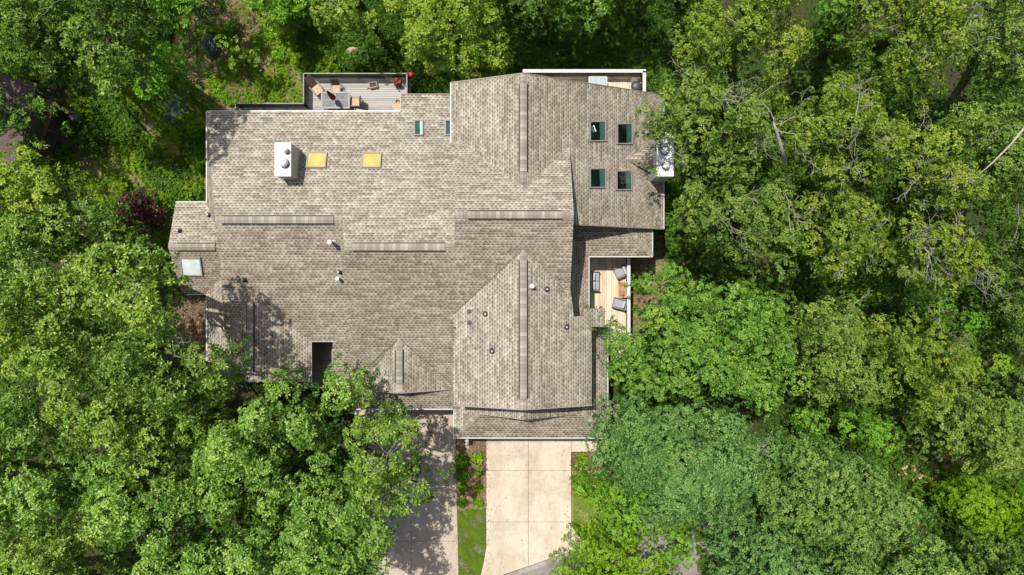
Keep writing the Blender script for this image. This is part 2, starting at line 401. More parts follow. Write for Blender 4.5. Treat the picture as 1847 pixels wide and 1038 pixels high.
roof(pKe, [(1096, 790), (1096, 586), (1050, 586), (1034, 728)])
roof(pVw, [(944, 702), (944, 758), (862, 747.5), (858, 722)], walls=False)
roof(pVe, [(944, 702), (944, 758), (1048, 747.5), (1044, 722)], walls=False)
roof(pWn, [(303, 446), (317, 365), (385, 365), (402, 385), (402, 446)])
roof(pWs, [(303, 446), (402, 446), (404, 500), (376, 531), (328, 531)])
roof(pBw, [(451, 505), (451, 690), (373, 690), (373, 528), (404, 494)])
roof(pBe, [(451, 505), (556, 600), (561, 616), (561, 690), (451, 690)])
roof(pC, [(600, 628), (600, 702), (659, 702), (632, 618), (628, 608)])
roof(pDw, [(720, 598), (720, 709), (650, 704), (648, 668)], walls=False)
roof(pDe, [(720, 598), (720, 709), (815.5, 702), (818, 680)], walls=False)
a = on(pLr, 373, 201); b = P(373, 365, a.z); c = on(pLr, 388, 397)
pSl = pl3(a, b, c)
roof(pSl, [(373, 201), (388, 397), (383, 398), (373, 366)], walls=False)
# saddle behind the big chimney
zr = on(pRe, 1128, 287).z; yr = P(0, 287, zr).y
roof(plN(yr, zr, 0.55), [(1126, 287), (1178, 287), (1178, 262)], walls=False, th=0.05)
roof(plS(yr, zr, 0.55), [(1126, 287), (1178, 287), (1178, 314)], walls=False, th=0.05)
WALL.build('wall', SIDING, house)

# -------- gutters
def gutter(pl, a, b, w=0.08, mat=WHITE, out=0.05, up=0.015):
    A, B = on(pl, *a), on(pl, *b); d = (B-A); d.z = 0
    w *= 0.7; m = MB(); m.bar(A+Vector((0, 0, up-0.06)), B+Vector((0, 0, up-0.06)), w, 0.12)
    return m.build('gutter', mat, house)
GUTG = mat_plain('grey_gutter_paint', (.36, .34, .31), .5, .1, 6)
for args in [(pLr, (373, 200.5), (722, 200.5)), (pLr, (722, 170), (813, 170), 0.07, BTRIM), (pLr, (722, 170), (722, 200), 0.05),
             (pWn, (317, 364.5), (373, 364.5)), (pWs, (328, 531.5), (374, 531.5)), (pBw, (372.5, 531), (372.5, 690), 0.08),
             (pL1, (560, 616.5), (606, 616.5), 0.06, GUTG), (pBe, (561.5, 616), (561.5, 690), 0.06, GUTG), (pC, (599.5, 630), (599.5, 702), 0.06, GUTG),
             (pF, (635, 738.5), (817, 738.5), 0.09), (pRw, (813, 150), (813, 259), 0.09), (pRe, (1197.5, 172), (1197.5, 413), 0.07),
             (pJ, (1062, 463.5), (1177, 463.5), 0.08), (pJe, (1177, 463), (1177, 412), 0.07), (pSt, (1062.5, 464), (1062.5, 557), 0.07),
             (pKs, (818, 790.5), (1097, 790.5), 0.09), (pKw, (818.5, 736), (818.5, 790), 0.07), (pKe, (1096.5, 590), (1096.5, 790), 0.07),
             (pSl, (372.5, 201), (372.5, 365), 0.07)]:
    gutter(*args)
# rake trim along the front gables
def rake(pl, a, b, mat=TRIM):
    A, B = on(pl, *a), on(pl, *b); m = MB(); m.bar(A+Vector((0, 0, -0.07)), B+Vector((0, 0, -0.07)), 0.05, 0.18); m.build('rake_board', mat, house)
rake(pGw, (944, 739.6), (817, 731.6)); rake(pGe, (944, 739.6), (1067, 731.6)); rake(pDw, (720, 709.6), (650, 704.6)); rake(pDe, (720, 709.6), (815, 702.6))
rake(pRw, (944, 132.4), (813, 149.4)); rake(pRe, (944, 132.4), (1197, 171.4), BTRIM); rake(pRe, (1037, 405.8), (1197, 413.6), BTRIM)

# -------- ridge caps and ridge vents
def ridge(plA, plB, a, b, w, up, name, side=None):
    """a shallow inverted V of cap shingles from pixel a to b, lying on planes A and B"""
    A, B = on(plA, *a), on(plA, *b); d = (B-A).normalized(); s = Vector((d.y, -d.x, 0)).normalized()
    def zz(pl, q): return pl[0]+pl[1]*q.x+pl[2]*q.y
    vs = []
    for q in (A, B):
        for k in (-1, 0, 1):
            r = q+s*(w/2*k)
            z = min(zz(plA, r), zz(plB, r)) if k else q.z
            vs.append(Vector((r.x, r.y, z+up)))
    lo = [Vector((v.x, v.y, v.z-up-0.03)) for v in vs]
    V = vs+lo
    F_ = [(0, 1, 4, 3), (1, 2, 5, 4), (6, 0, 3, 9), (2, 8, 11, 5), (6, 7, 1, 0), (7, 8, 2, 1), (3, 4, 10, 9), (4, 5, 11, 10)]
    me = mesh_from(name, V, F_); me.materials.append(CAP); me.materials.append(side or CAP)
    for i, f in enumerate(me.polygons): f.material_index = 0 if i < 2 else 1
    uvl = me.uv_layers.new(name='UVMap')
    for lp in me.loops:
        co = me.vertices[lp.vertex_index].co; uvl.data[lp.index].uv = ((co-A).dot(d)+20, (co-A).dot(s))
    bm = bmesh.new(); bm.from_mesh(me); bmesh.ops.recalc_face_normals(bm, faces=bm.faces); bm.to_mesh(me); bm.free()
    return link(name, me, [CAP, side or CAP], house)
RV = [(pLr, pL1, (388, 397), (616, 397), (400, 397), (602, 397)), (pLr, pF, (622, 446), (820, 446), (636, 446), (803, 446)),
      (pFr, pF, (822, 388), (1034, 388), (844, 388), (1015, 388)), (pRw, pRe, (944, 134), (944, 330), (944, 152), (944, 310)),
      (pGw, pGe, (944, 450), (944, 739), (944, 470), (944, 720)), (pWn, pWs, (304, 446), (388, 446), (318, 446), (388, 446)),
      (pBw, pBe, (451, 537), (451, 689), (451, 547), (451, 672)), (pDw, pDe, (720, 613), (720, 709), (720, 632), (720, 692))]
for A_, B_, a1, b1, a2, b2 in RV:
    ridge(A_, B_, a1, b1, 0.34, 0.022, 'ridge_cap')
    ridge(A_, B_, a2, b2, 0.36, 0.095, 'ridge_vent', BLACK)
    o = ridge(A_, B_, a2, b2, 0.50, 0.034, 'vent_slot', BLACK); o.data.materials[0] = BLACK
ridge(pKs, pKw, (820, 789), (866, 744), 0.26, 0.022, 'hip_cap'); ridge(pKs, pKe, (1095, 789), (1050, 744), 0.26, 0.022, 'hip_cap')
ridge(pJ, pJe, (1176, 462), (1131, 409), 0.26, 0.022, 'hip_cap')

def valley(pl, a, b, w=0.035, up=0.03):
    A, B = on(pl, *a), on(pl, *b); m = MB(); u = Vector((0, 0, up)); m.bar(A+u, B+u, w, 0.012); m.build('valley_flashing', VAL, house)
VAL = mat_plain('dark_valley_flashing', (0.12, 0.10, 0.085), 0.8, 0.3, 20)
valley(pGw, (941, 452), (819, 566)); valley(pF, (724, 614), (812, 690), 0.03); valley(pF, (716, 614), (654, 671), 0.03)
# -------- skylights
SKF = mat_plain('bronze_skylight_frame', (0.24, 0.23, 0.215), 0.45, 0.1, 10)
SKW = mat_plain('pale_skylight_frame', (0.27, 0.26, 0.23), 0.45, 0.1, 10)
SKG = mat_glass('skylight_glass', (0.84, 0.96, 0.93), 0.955)
TEAL = mat_plain('painted_room_dimness', (0.03, 0.065, 0.055), 0.7, 0.5, 2.5)
MINT = mat_plain('painted_lit_mint', (0.78, 0.92, 0.86), 0.6, 0.12, 3)
def mat_amber():
    m, nt, out = nodes('amber_acrylic_pane'); tc = N(nt, 'ShaderNodeTexCoord')
    f = noise(nt, tc.outputs['Object'], 1.2, 3)
    c = ramp(nt, f, [(0.3, (0.50, 0.32, 0.03)), (0.7, (0.56, 0.46, 0.17))])
    b = N(nt, 'ShaderNodeBsdfPrincipled'); b.inputs['Roughness'].default_value = 0.6; b.inputs['Specular IOR Level'].default_value = 0.25; L(nt, c, b.inputs['Base Color']); L(nt, b.outputs[0], out.inputs[0]); return m
AMBER = mat_amber()
MILK = mat_plain('milky_pane', (0.66, 0.74, 0.72), 0.2, 0.15, 1.5)
def skylight(pl, x0, y0, x1, y1, kind, skew=0):
    n = nrm(pl); h = 0.11
    q = [on(pl, x0, y0), on(pl, x1, y0), on(pl, x1+skew, y1), on(pl, x0+skew, y1)]
    fm = 0.065; C = sum(q, Vector())/4
    def sh(v, d): # shrink towards the centre by d metres on each side
        r = Vector(v)
        r.x += d*(1 if v.x < C.x else -1); r.y += d*(1 if v.y < C.y else -1)
        r.z = pl[0]+pl[1]*r.x+pl[2]*r.y; return r
    inn = [sh(v, fm) for v in q]
    m = MB()
    for i in range(4):
        j = (i+1) % 4
        up = n*h
        m.prism([q[i]+up, q[j]+up, inn[j]+up, inn[i]+up], [q[i]-up*0.3, q[j]-up*0.3, inn[j]-up*0.3, inn[i]-up*0.3])
    root = m.build('skylight', SKW if kind in 'am' else SKF, house)
    bmn = MB()
    if kind in 'am':
        # one moulded pane, slightly crowned
        g = 6; vs = []; fs = []
        for i in range(g+1):
            for j in range(g+1):
                a = inn[0].lerp(inn[1], i/g); b2 = inn[3].lerp(inn[2], i/g); p = a.lerp(b2, j/g)
                cr = math.sin(math.pi*i/g)*math.sin(math.pi*j/g)
                vs.append(p+n*(h-0.03+0.012*cr))
        for i in range(g):
            for j in range(g): a = i*(g+1)+j; fs.append((a, a+1, a+g+2, a+g+1))
        me = mesh_from('pane', vs, fs)
        for f in me.polygons: f.use_smooth = True
        o = link('pane', me, AMBER if kind == 'a' else MILK, root)
        bmn.bm.free()
    else:
        # dark plate painted as the dim room, pale strip as lit wall, glass above
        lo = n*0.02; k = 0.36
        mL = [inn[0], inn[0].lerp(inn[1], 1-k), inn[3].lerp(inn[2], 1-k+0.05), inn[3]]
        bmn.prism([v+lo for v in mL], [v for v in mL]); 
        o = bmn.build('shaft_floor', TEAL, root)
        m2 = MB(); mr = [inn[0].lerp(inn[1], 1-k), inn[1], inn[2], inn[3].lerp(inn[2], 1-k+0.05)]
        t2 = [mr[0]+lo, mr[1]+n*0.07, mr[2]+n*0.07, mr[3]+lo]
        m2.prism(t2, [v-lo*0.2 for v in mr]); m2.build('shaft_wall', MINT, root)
        if kind == 'p':
            m4 = MB(); m4.bar(inn[0].lerp(inn[1], 0.15).lerp(inn[3], .2)+n*0.05, inn[0].lerp(inn[1], 0.6).lerp(inn[3], .55)+n*0.05, 0.22, 0.02); m4.build('blind', MINT, root)
        m3 = MB(); gq = [v+n*(h-0.02) for v in inn]; m3.prism(gq, [v-n*0.006 for v in gq]); m3.build('pane', SKG, root)
    for ch in root.children: ch.matrix_parent_inverse = Matrix()
skylight(pLr, 555, 276, 591, 304, 'a', -3); skylight(pLr, 654, 277, 689, 304, 'a', -2)
skylight(pLr, 747, 218, 764, 246, 'd'); skylight(pLr, 803, 218, 820, 246, 'd')
skylight(pRe, 1062, 219, 1092, 256, 'p'); skylight(pRe, 1111, 223, 1140, 261, 'd')
skylight(pRe, 1062, 304, 1092, 340, 'd'); skylight(pRe, 1110, 308, 1139, 344, 'd')
skylight(pWs, 325, 464, 362, 497, 'm', 5)

# -------- chimneys
def flue(parent, c, r, h, big):
    m = MB(); m.cyl(c, c+Vector((0, 0, h*0.72)), r*1.0, n=24)
    m.cyl(c+Vector((0, 0, 0.0)), c+Vector((0, 0, 0.03)), r*1.12, n=24)
    o = m.build('flue', DGAL, parent)
    m = MB()
    if big:
        m.cyl(c+Vector((0, 0, h*0.8)), c+Vector((0, 0, h)), r*.88, r*0.72, n=24)
        m.cyl(c+Vector((0, 0, h*0.6)), c+Vector((0, 0, h*0.82)), r*0.8, n=24)
    else:
        for k in range(3): m.cyl(c+Vector((0, 0, h*(0.55+0.15*k))), c+Vector((0, 0, h*(0.62+0.15*k))), r*(1.0-0.15*k), n=20)
        m.cyl(c+Vector((0, 0, h*0.5)), c+Vector((0, 0, h)), r*0.6, n=20)
    m.build('flue_cap', CAPW, o)
def chimney(x0, y0, x1, y1, zt, zb, flues):
    m = MB(); m.box(((x0+x1)/2, (y0+y1)/2, (zt+zb)/2), (x1-x0, y1-y0, zt-zb)); 
    m.mi = 0
    root = m.build('chimney', CHSIDE, house)
    m = MB(); m.box(((x0+x1)/2, (y0+y1)/2, zt+0.03), (x1-x0+0.05, y1-y0+0.05, 0.055), bev=0.01); m.build('chimney_top', CAPW, root)
    for (px, py, r, h, big) in flues:
        q = P(px, py, zt+0.06+h); q.z = zt+0.058; flue(root, q, r, h, big)
CHSIDE = mat_plain('grey_white_chimney_cladding', (0.42, 0.41, 0.39), 0.7, 0.12, 3)
a = P(496.5, 258.5, 9.65); b = P(524, 317.5, 9.65)
chimney(a.x, b.y, b.x, a.y, 9.6, 7.0, [(512, 269.5, 0.15, 0.42, False), (508.5, 292, 0.25, 0.36, True)])
chimney(7.92, 6.09, 8.80, 8.45, 7.7, 0.0, [(1202.5, 298, 0.21, 0.30, True), (1200, 271, 0.21, 0.30, True)])

# -------- pipes and roof vents
def pipe(px, py, pl, h, r, mat, cap=None, name='vent_pipe'):
    base = on(pl, px, py); top = P(px, py, base.z+h); c = Vector((top.x, top.y, 0)); c.z = pl[0]+pl[1]*c.x+pl[2]*c.y
    n = nrm(pl)
    m = MB(); m.cyl(c-Vector((0, 0, .05)), c+Vector((0, 0, h)), r, n=14)
    o = m.build(name, mat, house)
    m = MB(); m.cyl(c+n*0.004, c+n*0.03, r*2.0, r*1.5, n=14); m.build('flashing', GALV if cap else BLACK, o)
    if cap:
        m = MB(); m.cyl(c+Vector((0, 0, h-0.02)), c+Vector((0, 0, h+0.06)), cap, cap*0.9, n=18); m.build('rain_cap', WHITE, o)
    else:
        m = MB(); m.cyl(c+Vector((0, 0, h)), c+Vector((0, 0, h+0.012)), r*0.6, n=10); m.build('rain_cap', GALV, o)
def boxvent(px, py, pl, s=0.17):
    c = on(pl, px, py); n = nrm(pl); m = MB()
    m.box(c+n*0.06, (s, s*0.9, 0.12), rz=random.uniform(-.2, .2), bev=0.015); o = m.build('roof_vent', BLACK, house)
    m = MB(); m.box(c+n*0.012+Vector((-0.05, -0.02, 0)), (s*1.4, s*1.4, 0.015)); m.build('flashing', DARKM, o)
pipe(594, 437, pL1, 0.85, 0.09, GALV, 0.135); pipe(608.5, 503, pL1, 0.45, 0.07, GALV, 0.11); pipe(610, 491, pL1, 0.35, 0.06, BLACK)
pipe(437, 505, pL1, 0.35, 0.07, BLACK); pipe(374.5, 388, plW(-15.6, 8.6, 0.6), 0.25, 0.07, BLACK); pipe(319.5, 416, pWn, 0.3, 0.07, BLACK)
pipe(960, 516.5, pGe, 0.4, 0.08, GALV, 0.13)
for (x, y, p_) in [(875, 567, pGw), (887.5, 634, pGw), (987, 522, pGe), (1022.5, 590.5, pGe)]: pipe(x, y, p_, 0.16, 0.08, BLACK)
boxvent(848, 561.5, pGw); boxvent(848, 582, pGw); boxvent(821, 591, pGw, 0.08)
# downspout beside the rear gable
m = MB(); q = on(pLr, 822.5, 262); m.bar(q+Vector((0, 0, 0.06)), on(pLr, 822.5, 275)+Vector((0, 0, 0.06)), 0.07, 0.06); m.build('downspout', BRONZE, house)

# ------------------------------------------------------------------ ground
def inside(poly, x, y):
    n = len(poly); c = np.zeros(x.shape, bool); j = n-1
    for i in range(n):
        xi, yi = poly[i]; xj, yj = poly[j]
        t = ((yi > y) != (yj > y)) & (x < (xj-xi)*(y-yi)/(yj-yi+1e-12)+xi); c ^= t; j = i
    return c
def edge_dist(poly, x, y):
    d = np.full(x.shape, 1e9); n = len(poly)
    for i in range(n):
        ax, ay = poly[i]; bx, by = poly[(i+1) % n]; vx, vy = bx-ax, by-ay
        t = np.clip(((x-ax)*vx+(y-ay)*vy)/(vx*vx+vy*vy+1e-12), 0, 1)
        d = np.minimum(d, np.hypot(x-ax-t*vx, y-ay-t*vy))
    return d

def sheet(name, pix, z, mat, th=0.0, kind='structure', label=None, cat=None, drape=False):
    """z is the height above the ground; drape cuts the sheet into small cells that follow the slope"""
    pts = [gpx(x, y) for x, y in pix]
    if drape:
        poly = [(p.x, p.y) for p in pts]; st = 0.25
        xs = np.arange(min(p[0] for p in poly), max(p[0] for p in poly), st); ys = np.arange(min(p[1] for p in poly), max(p[1] for p in poly), st)
        gx, gy = np.meshgrid(xs, ys); ok = inside(poly, gx+st/2, gy+st/2) & ((edge_dist(poly, gx, gy) > .35) | (np.random.default_rng(3).random(gx.shape) < .6))
        m = MB(); ids = {}
        def vv(i, j):
            if (i, j) not in ids: ids[(i, j)] = m.bm.verts.new((xs[0]+j*st, ys[0]+i*st, gz(ys[0]+i*st)+z))
            return ids[(i, j)]
        for i in range(len(ys)):
            for j in range(len(xs)):
                if ok[i, j]: m.bm.faces.new((vv(i, j), vv(i, j+1), vv(i+1, j+1), vv(i+1, j)))
        o = m.build(name, mat); o['kind'] = kind; return o
    zz = pts[0].z+z
    pts = [P(x, y, pts[0].z) for x, y in pix]
    if th:
        m = MB(); m.prism([Vector((p.x, p.y, zz)) for p in pts], [Vector((p.x, p.y, zz-th)) for p in pts]); o = m.build(name, mat)
        bm = bmesh.new(); bm.from_mesh(o.data); bmesh.ops.recalc_face_normals(bm, faces=bm.faces); bm.to_mesh(o.data); bm.free()
    else:
        me = mesh_from(name, [Vector((p.x, p.y, zz)) for p in pts], [list(range(len(pts)))]); o = link(name, me, mat)
        if me.polygons[0].normal.z < 0: me.flip_normals()
    if kind: o['kind'] = kind
    return o
GROUND = mat_ground('forest_floor', [(0.055, 0.040, 0.026), (0.045, 0.052, 0.016), (0.030, 0.060, 0.012)])
LAWN = mat_ground('patchy_lawn', [(0.30, 0.21, 0.125), (0.16, 0.17, 0.04), (0.08, 0.14, 0.02)], 0.9, 4, 22)
MULCH = mat_ground('brown_mulch', [(0.17, 0.11, 0.08), (0.27, 0.195, 0.14), (0.50, 0.40, 0.30)], 1.5, 6, 22)
LITTER = mat_ground('leaf_litter', [(0.14, 0.09, 0.06), (0.22, 0.15, 0.105), (0.34, 0.25, 0.17)], 0.8, 5, 26)
GRASS = mat_ground('grass_strip_turf', [(0.22, 0.18, 0.09), (0.075, 0.11, 0.03), (0.19, 0.18, 0.085)], 1.2, 6, 30)
xs = np.array([-400, -200, -100, -60, -30, 0, 30, 60, 100, 200, 400.]); ys = np.array([-400, -200, -100, -40, -20, -10, -8.2] + [-7+.45*k for k in range(21)] + [3.2, 6, 10, 15, 20, 30, 60, 100, 200, 400])
vs = [(x, y, gz(y)-0.02) for y in ys for x in xs]; nx = len(xs)
me = mesh_from('ground', vs, [(i*nx+j, i*nx+j+1, (i+1)*nx+j+1, (i+1)*nx+j) for i in range(len(ys)-1) for j in range(nx-1)])
o = link('ground', me, GROUND); o['kind'] = 'structure'
sheet('lawn', [(330, 20), (470, -20), (640, -20), (660, 120), (560, 215), (390, 440), (280, 450), (180, 430), (110, 300), (90, 190), (180, 150), (290, 120)], 0.0, LAWN)
sheet('leaf_litter', [(95, 185), (150, 215), (160, 270), (130, 320), (100, 330), (70, 300)], 0.008, LITTER, drape=True)
sheet('leaf_litter', [(330, 0), (440, -10), (480, 60), (440, 100), (390, 150), (345, 150), (330, 80)], 0.008, LITTER, drape=True)
sheet('leaf_litter', [(1190, 420), (1250, 400), (1245, 500), (1200, 560), (1130, 620), (1100, 620), (1100, 480)], 0.008, LITTER, drape=True)
sheet('bare_soil', [(1620, 790), (1740, 790), (1770, 860), (1700, 900), (1620, 870)], 0.008, mat_ground('bare_tan_soil', [(0.42, 0.28, 0.17), (0.5, 0.34, 0.2), (0.3, 0.2, 0.12)], 1.5, 6, 30), drape=True)
sheet('leaf_litter', [(320, 535), (375, 535), (375, 700), (320, 700)], 0.008, LITTER, drape=True)
# road and drives
sheet('road', [(700, 1130), (830, 1062), (905, 1045), (1062, 986), (1110, 955), (1200, 925), (1320, 930), (1420, 980), (1600, 1300), (700, 1300)], 0.004, ASPH)
GRV = 0.010
def slabs(name, cells, mat, z=0.06):
    m = MB()
    for c in cells:
        w = [P(x, y, GF) for x, y in c]; ins = poly_inset(w, GRV); z_ = GF+z
        m.prism([Vector((x, y, z_)) for x, y in ins], [Vector((x, y, z_-0.055)) for x, y in ins])
    o = m.build(name, mat)
    bm = bmesh.new(); bm.from_mesh(o.data); bmesh.ops.recalc_face_normals(bm, faces=bm.faces); bm.to_mesh(o.data); bm.free()
    o['kind'] = 'structure'; return o
slabs('driveway', [[(877, 762), (953, 762), (953, 848.5), (877, 848.5)], [(953, 762), (1030, 762), (1030, 848.5), (953, 848.5)],
                   [(877, 848.5), (953, 848.5), (953, 941.5), (877, 941.5)], [(953, 848.5), (1030, 848.5), (1030.5, 941.5), (953, 941.5)],
                   [(877, 941.5), (953, 941.5), (953, 1021), (930, 1029), (898, 1040), (866, 1041), (873, 1012), (877, 985)],
                   [(953, 941.5), (1030.5, 941.5), (1034, 953), (1044, 966), (1061, 979), (1058, 984), (1010, 1001), (953, 1021)],
                   [(1030, 762), (1075, 762), (1080, 815), (1030, 815)]], CONC)
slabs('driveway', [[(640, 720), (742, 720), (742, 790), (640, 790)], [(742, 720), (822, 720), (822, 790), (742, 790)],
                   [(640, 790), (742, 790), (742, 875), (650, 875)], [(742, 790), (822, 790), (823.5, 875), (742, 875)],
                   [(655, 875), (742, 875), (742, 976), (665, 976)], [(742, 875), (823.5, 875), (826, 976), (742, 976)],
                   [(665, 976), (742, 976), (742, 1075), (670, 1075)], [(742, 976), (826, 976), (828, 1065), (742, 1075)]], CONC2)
sheet('gutter_pan', [(866, 1042), (900, 1041), (953, 1022), (1010, 1002), (1060, 984), (1110, 953), (1116, 961), (1066, 992), (1012, 1010), (955, 1030), (905, 1048), (870, 1060)], 0.03, CURB, 0.03)
sheet('mulch_bed', [(823, 765), (876.5, 765), (876.5, 917), (825, 917)], 0.03, MULCH)
sheet('grass_strip', [(825, 917), (876.5, 917), (876.5, 985), (872.5, 1012), (865, 1045), (828, 1060)], 0.034, GRASS)
sheet('mulch_bed', [(1031, 816), (1085, 816), (1085, 848), (1031, 848)], 0.03, mat_ground('red_brown_mulch', [(0.10, 0.045, 0.03), (0.16, 0.075, 0.05), (0.22, 0.12, 0.08)], 1.5, 6, 30))
sheet('grass_strip', [(1031, 849), (1200, 849), (1200, 960), (1110, 950), (1062, 977), (1045, 965), (1034, 952), (1031, 940)], 0.034, mat_ground('dry_grass', [(0.28, 0.22, 0.10), (0.20, 0.21, 0.06), (0.12, 0.19, 0.04)], 1.2, 6, 30))
m = MB(); q = [P(x, y, 4.9) for x, y in ((552, 606), (612, 606), (612, 650), (552, 650))]; m.prism(q[::-1], [v-Vector((0, 0, .1)) for v in q[::-1]])
q = [P(x, y, 4.9) for x, y in ((552, 651), (612, 651), (612, 700), (552, 700))]; m.prism(q[::-1], [v-Vector((0, 0, .1)) for v in q[::-1]])
m.build('recess_shade_sheet', mat_plain('shaded_recess_brown', (.24, .20, .15), .9, .3, 2), house)  # added raised sheet; the shade of the recess is put into its brown

# ------------------------------------------------------------------ foliage
rng = np.random.default_rng(11)
def leaf_mesh(name, pos, nor, tint, nl, ll, lw, tilt, spread=0.03):
    """rosettes of nl folded leaves at pos, around nor; returns a mesh with a per-point 'tint'"""
    n = len(pos)
    nor = nor/np.linalg.norm(nor, axis=1, keepdims=True)
    ref = np.where(np.abs(nor[:, 2:3]) < 0.9, np.array([[0, 0, 1.0]]), np.array([[1.0, 0, 0]]))
    t1 = np.cross(nor, ref); t1 /= np.linalg.norm(t1, axis=1, keepdims=True); t2 = np.cross(nor, t1)
    M = n*nl
    ang = (np.arange(nl)[None, :]*(2*math.pi/nl)*1.0 + rng.uniform(0, 6.28, (n, 1)) + rng.normal(0, 0.35, (n, nl)))
    tl = rng.normal(tilt, 0.28, (n, nl))
    e = lambda a: np.repeat(a[:, None, :], nl, 1).reshape(M, 3)
    ang = ang.reshape(M, 1); tl = tl.reshape(M, 1)
    T1, T2, NN = e(t1), e(t2), e(nor)
    rad = T1*np.cos(ang)+T2*np.sin(ang)
    d = rad*np.cos(tl)+NN*np.sin(tl)
    s = -T1*np.sin(ang)+T2*np.cos(ang)
    up = np.cross(s, d); up *= np.sign((up*NN).sum(1, keepdims=True)+1e-9)
    s = s*np.cos(0.0) + up*rng.normal(0, 0.35, (M, 1))
    Ls = ll*rng.uniform(0.65, 1.25, (M, 1)); Ws = lw*rng.uniform(0.7, 1.25, (M, 1))
    base = e(pos)+rad*spread*rng.uniform(0, 1.6, (M, 1)) + NN*rng.normal(0, spread*0.7, (M, 1))
    mid = base+d*Ls*0.55
    tip = base+d*Ls-NN*Ls*0.15
    V = np.empty((M, 4, 3), np.float32)
    V[:, 0] = base; V[:, 1] = mid+s*Ws-up*Ws*0.25*0; V[:, 2] = tip; V[:, 3] = mid-s*Ws
    V[:, 1] += up*Ws*0.3; V[:, 3] += up*Ws*0.3
    tt = np.repeat(np.clip(np.repeat(tint, nl)+rng.normal(0, 0.09, M), 0, 1), 4).astype(np.float32)
    me = bpy.data.meshes.new(name)
    me.vertices.add(M*4); me.vertices.foreach_set('co', V.reshape(-1))
    idx = np.arange(M)*4
    tri = np.stack([idx, idx+1, idx+2, idx, idx+2, idx+3], 1).reshape(-1).astype(np.int32)
    me.loops.add(M*6); me.loops.foreach_set('vertex_index', tri)
    me.polygons.add(M*2); me.polygons.foreach_set('loop_start', (np.arange(M*2)*3).astype(np.int32))
    try: me.polygons.foreach_set('loop_total', np.full(M*2, 3, np.int32))
    except Exception: pass
    at = me.attributes.new('tint', 'FLOAT', 'POINT'); at.data.foreach_set('value', tt)
    me.update(); return me

def bough_cloud(cx, cy, cz, rb, dens, flat=0.6, tint0=0.5, tvar=0.09):
    """rosette points on bumpy domes"""
    cnt = np.maximum(6, (2*math.pi*rb*rb*dens).astype(int)); tot = cnt.sum()
    i = np.repeat(np.arange(len(cx)), cnt)
    # direction on the sphere, biased upward
    ph = rng.uniform(0, 2*math.pi, tot); cz_ = rng.uniform(-0.35, 1.0, tot); sn = np.sqrt(1-cz_**2)
    d = np.stack([sn*np.cos(ph), sn*np.sin(ph), cz_], 1)
    # lumps within the bough
    lump = 0.16*np.sin(3.1*ph+i*1.7)*sn + 0.12*np.sin(5.3*ph+4*cz_+i*0.9)
    r = rb[i]*(rng.uniform(0.62, 1.0, tot)**0.5 + lump)
    pos = np.stack([cx[i]+d[:, 0]*r, cy[i]+d[:, 1]*r, cz[i]+d[:, 2]*r*flat], 1)
    nor = d*np.array([0.8, 0.8, 1.0])+np.array([0, 0, 0.45])+rng.normal(0, 0.22, (tot, 3))
    bt = rng.normal(0, tvar, len(cx))
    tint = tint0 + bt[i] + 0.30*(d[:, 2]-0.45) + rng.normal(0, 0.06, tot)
    return pos, nor, tint

def limbs(mb, base, tops, z0, r0, seed=1, n=5, wob=0.35):
    rr = random.Random(seed)
    for t in tops:
        t = Vector(t); s = Vector((base.x, base.y, z0+rr.uniform(0, 0.35)*(t.z-z0)))
        pts = []; 
        for k in range(n+1):
            f = k/n; p = s.lerp(t, f); p.z = s.z+(t.z-s.z)*(f**0.75)
            if 0 < k < n: p += Vector((rr.uniform(-wob, wob), rr.uniform(-wob, wob), rr.uniform(-wob, wob)*0.5))
            pts.append(p)
        L_ = (t-s).length; r = r0*min(1, L_/6)
        mb.tube(pts, [r*(1-0.85*k/n)+0.012 for k in range(n+1)], 5)

def bare_twigs(mb, p, d, length, r, depth, rr):
    """crooked forking dead wood"""
    pts = [Vector(p)]; dd = Vector(d).normalized(); n = 4
    for k in range(n):
        dd = (dd+Vector((rr.gauss(0, .28), rr.gauss(0, .28), rr.gauss(0, .12)))).normalized(); pts.append(pts[-1]+dd*length/n)
        if depth > 0 and rr.random() < 0.85:
            side = (dd+Vector((rr.gauss(0, .75), rr.gauss(0, .75), rr.gauss(0.05, .25)))).normalized()
            bare_twigs(mb, pts[-1], side, length*rr.uniform(.4, .65), r*0.55, depth-1, rr)
    mb.tube(pts, [max(0.006, r*(1-0.75*k/n)) for k in range(n+1)], 4)

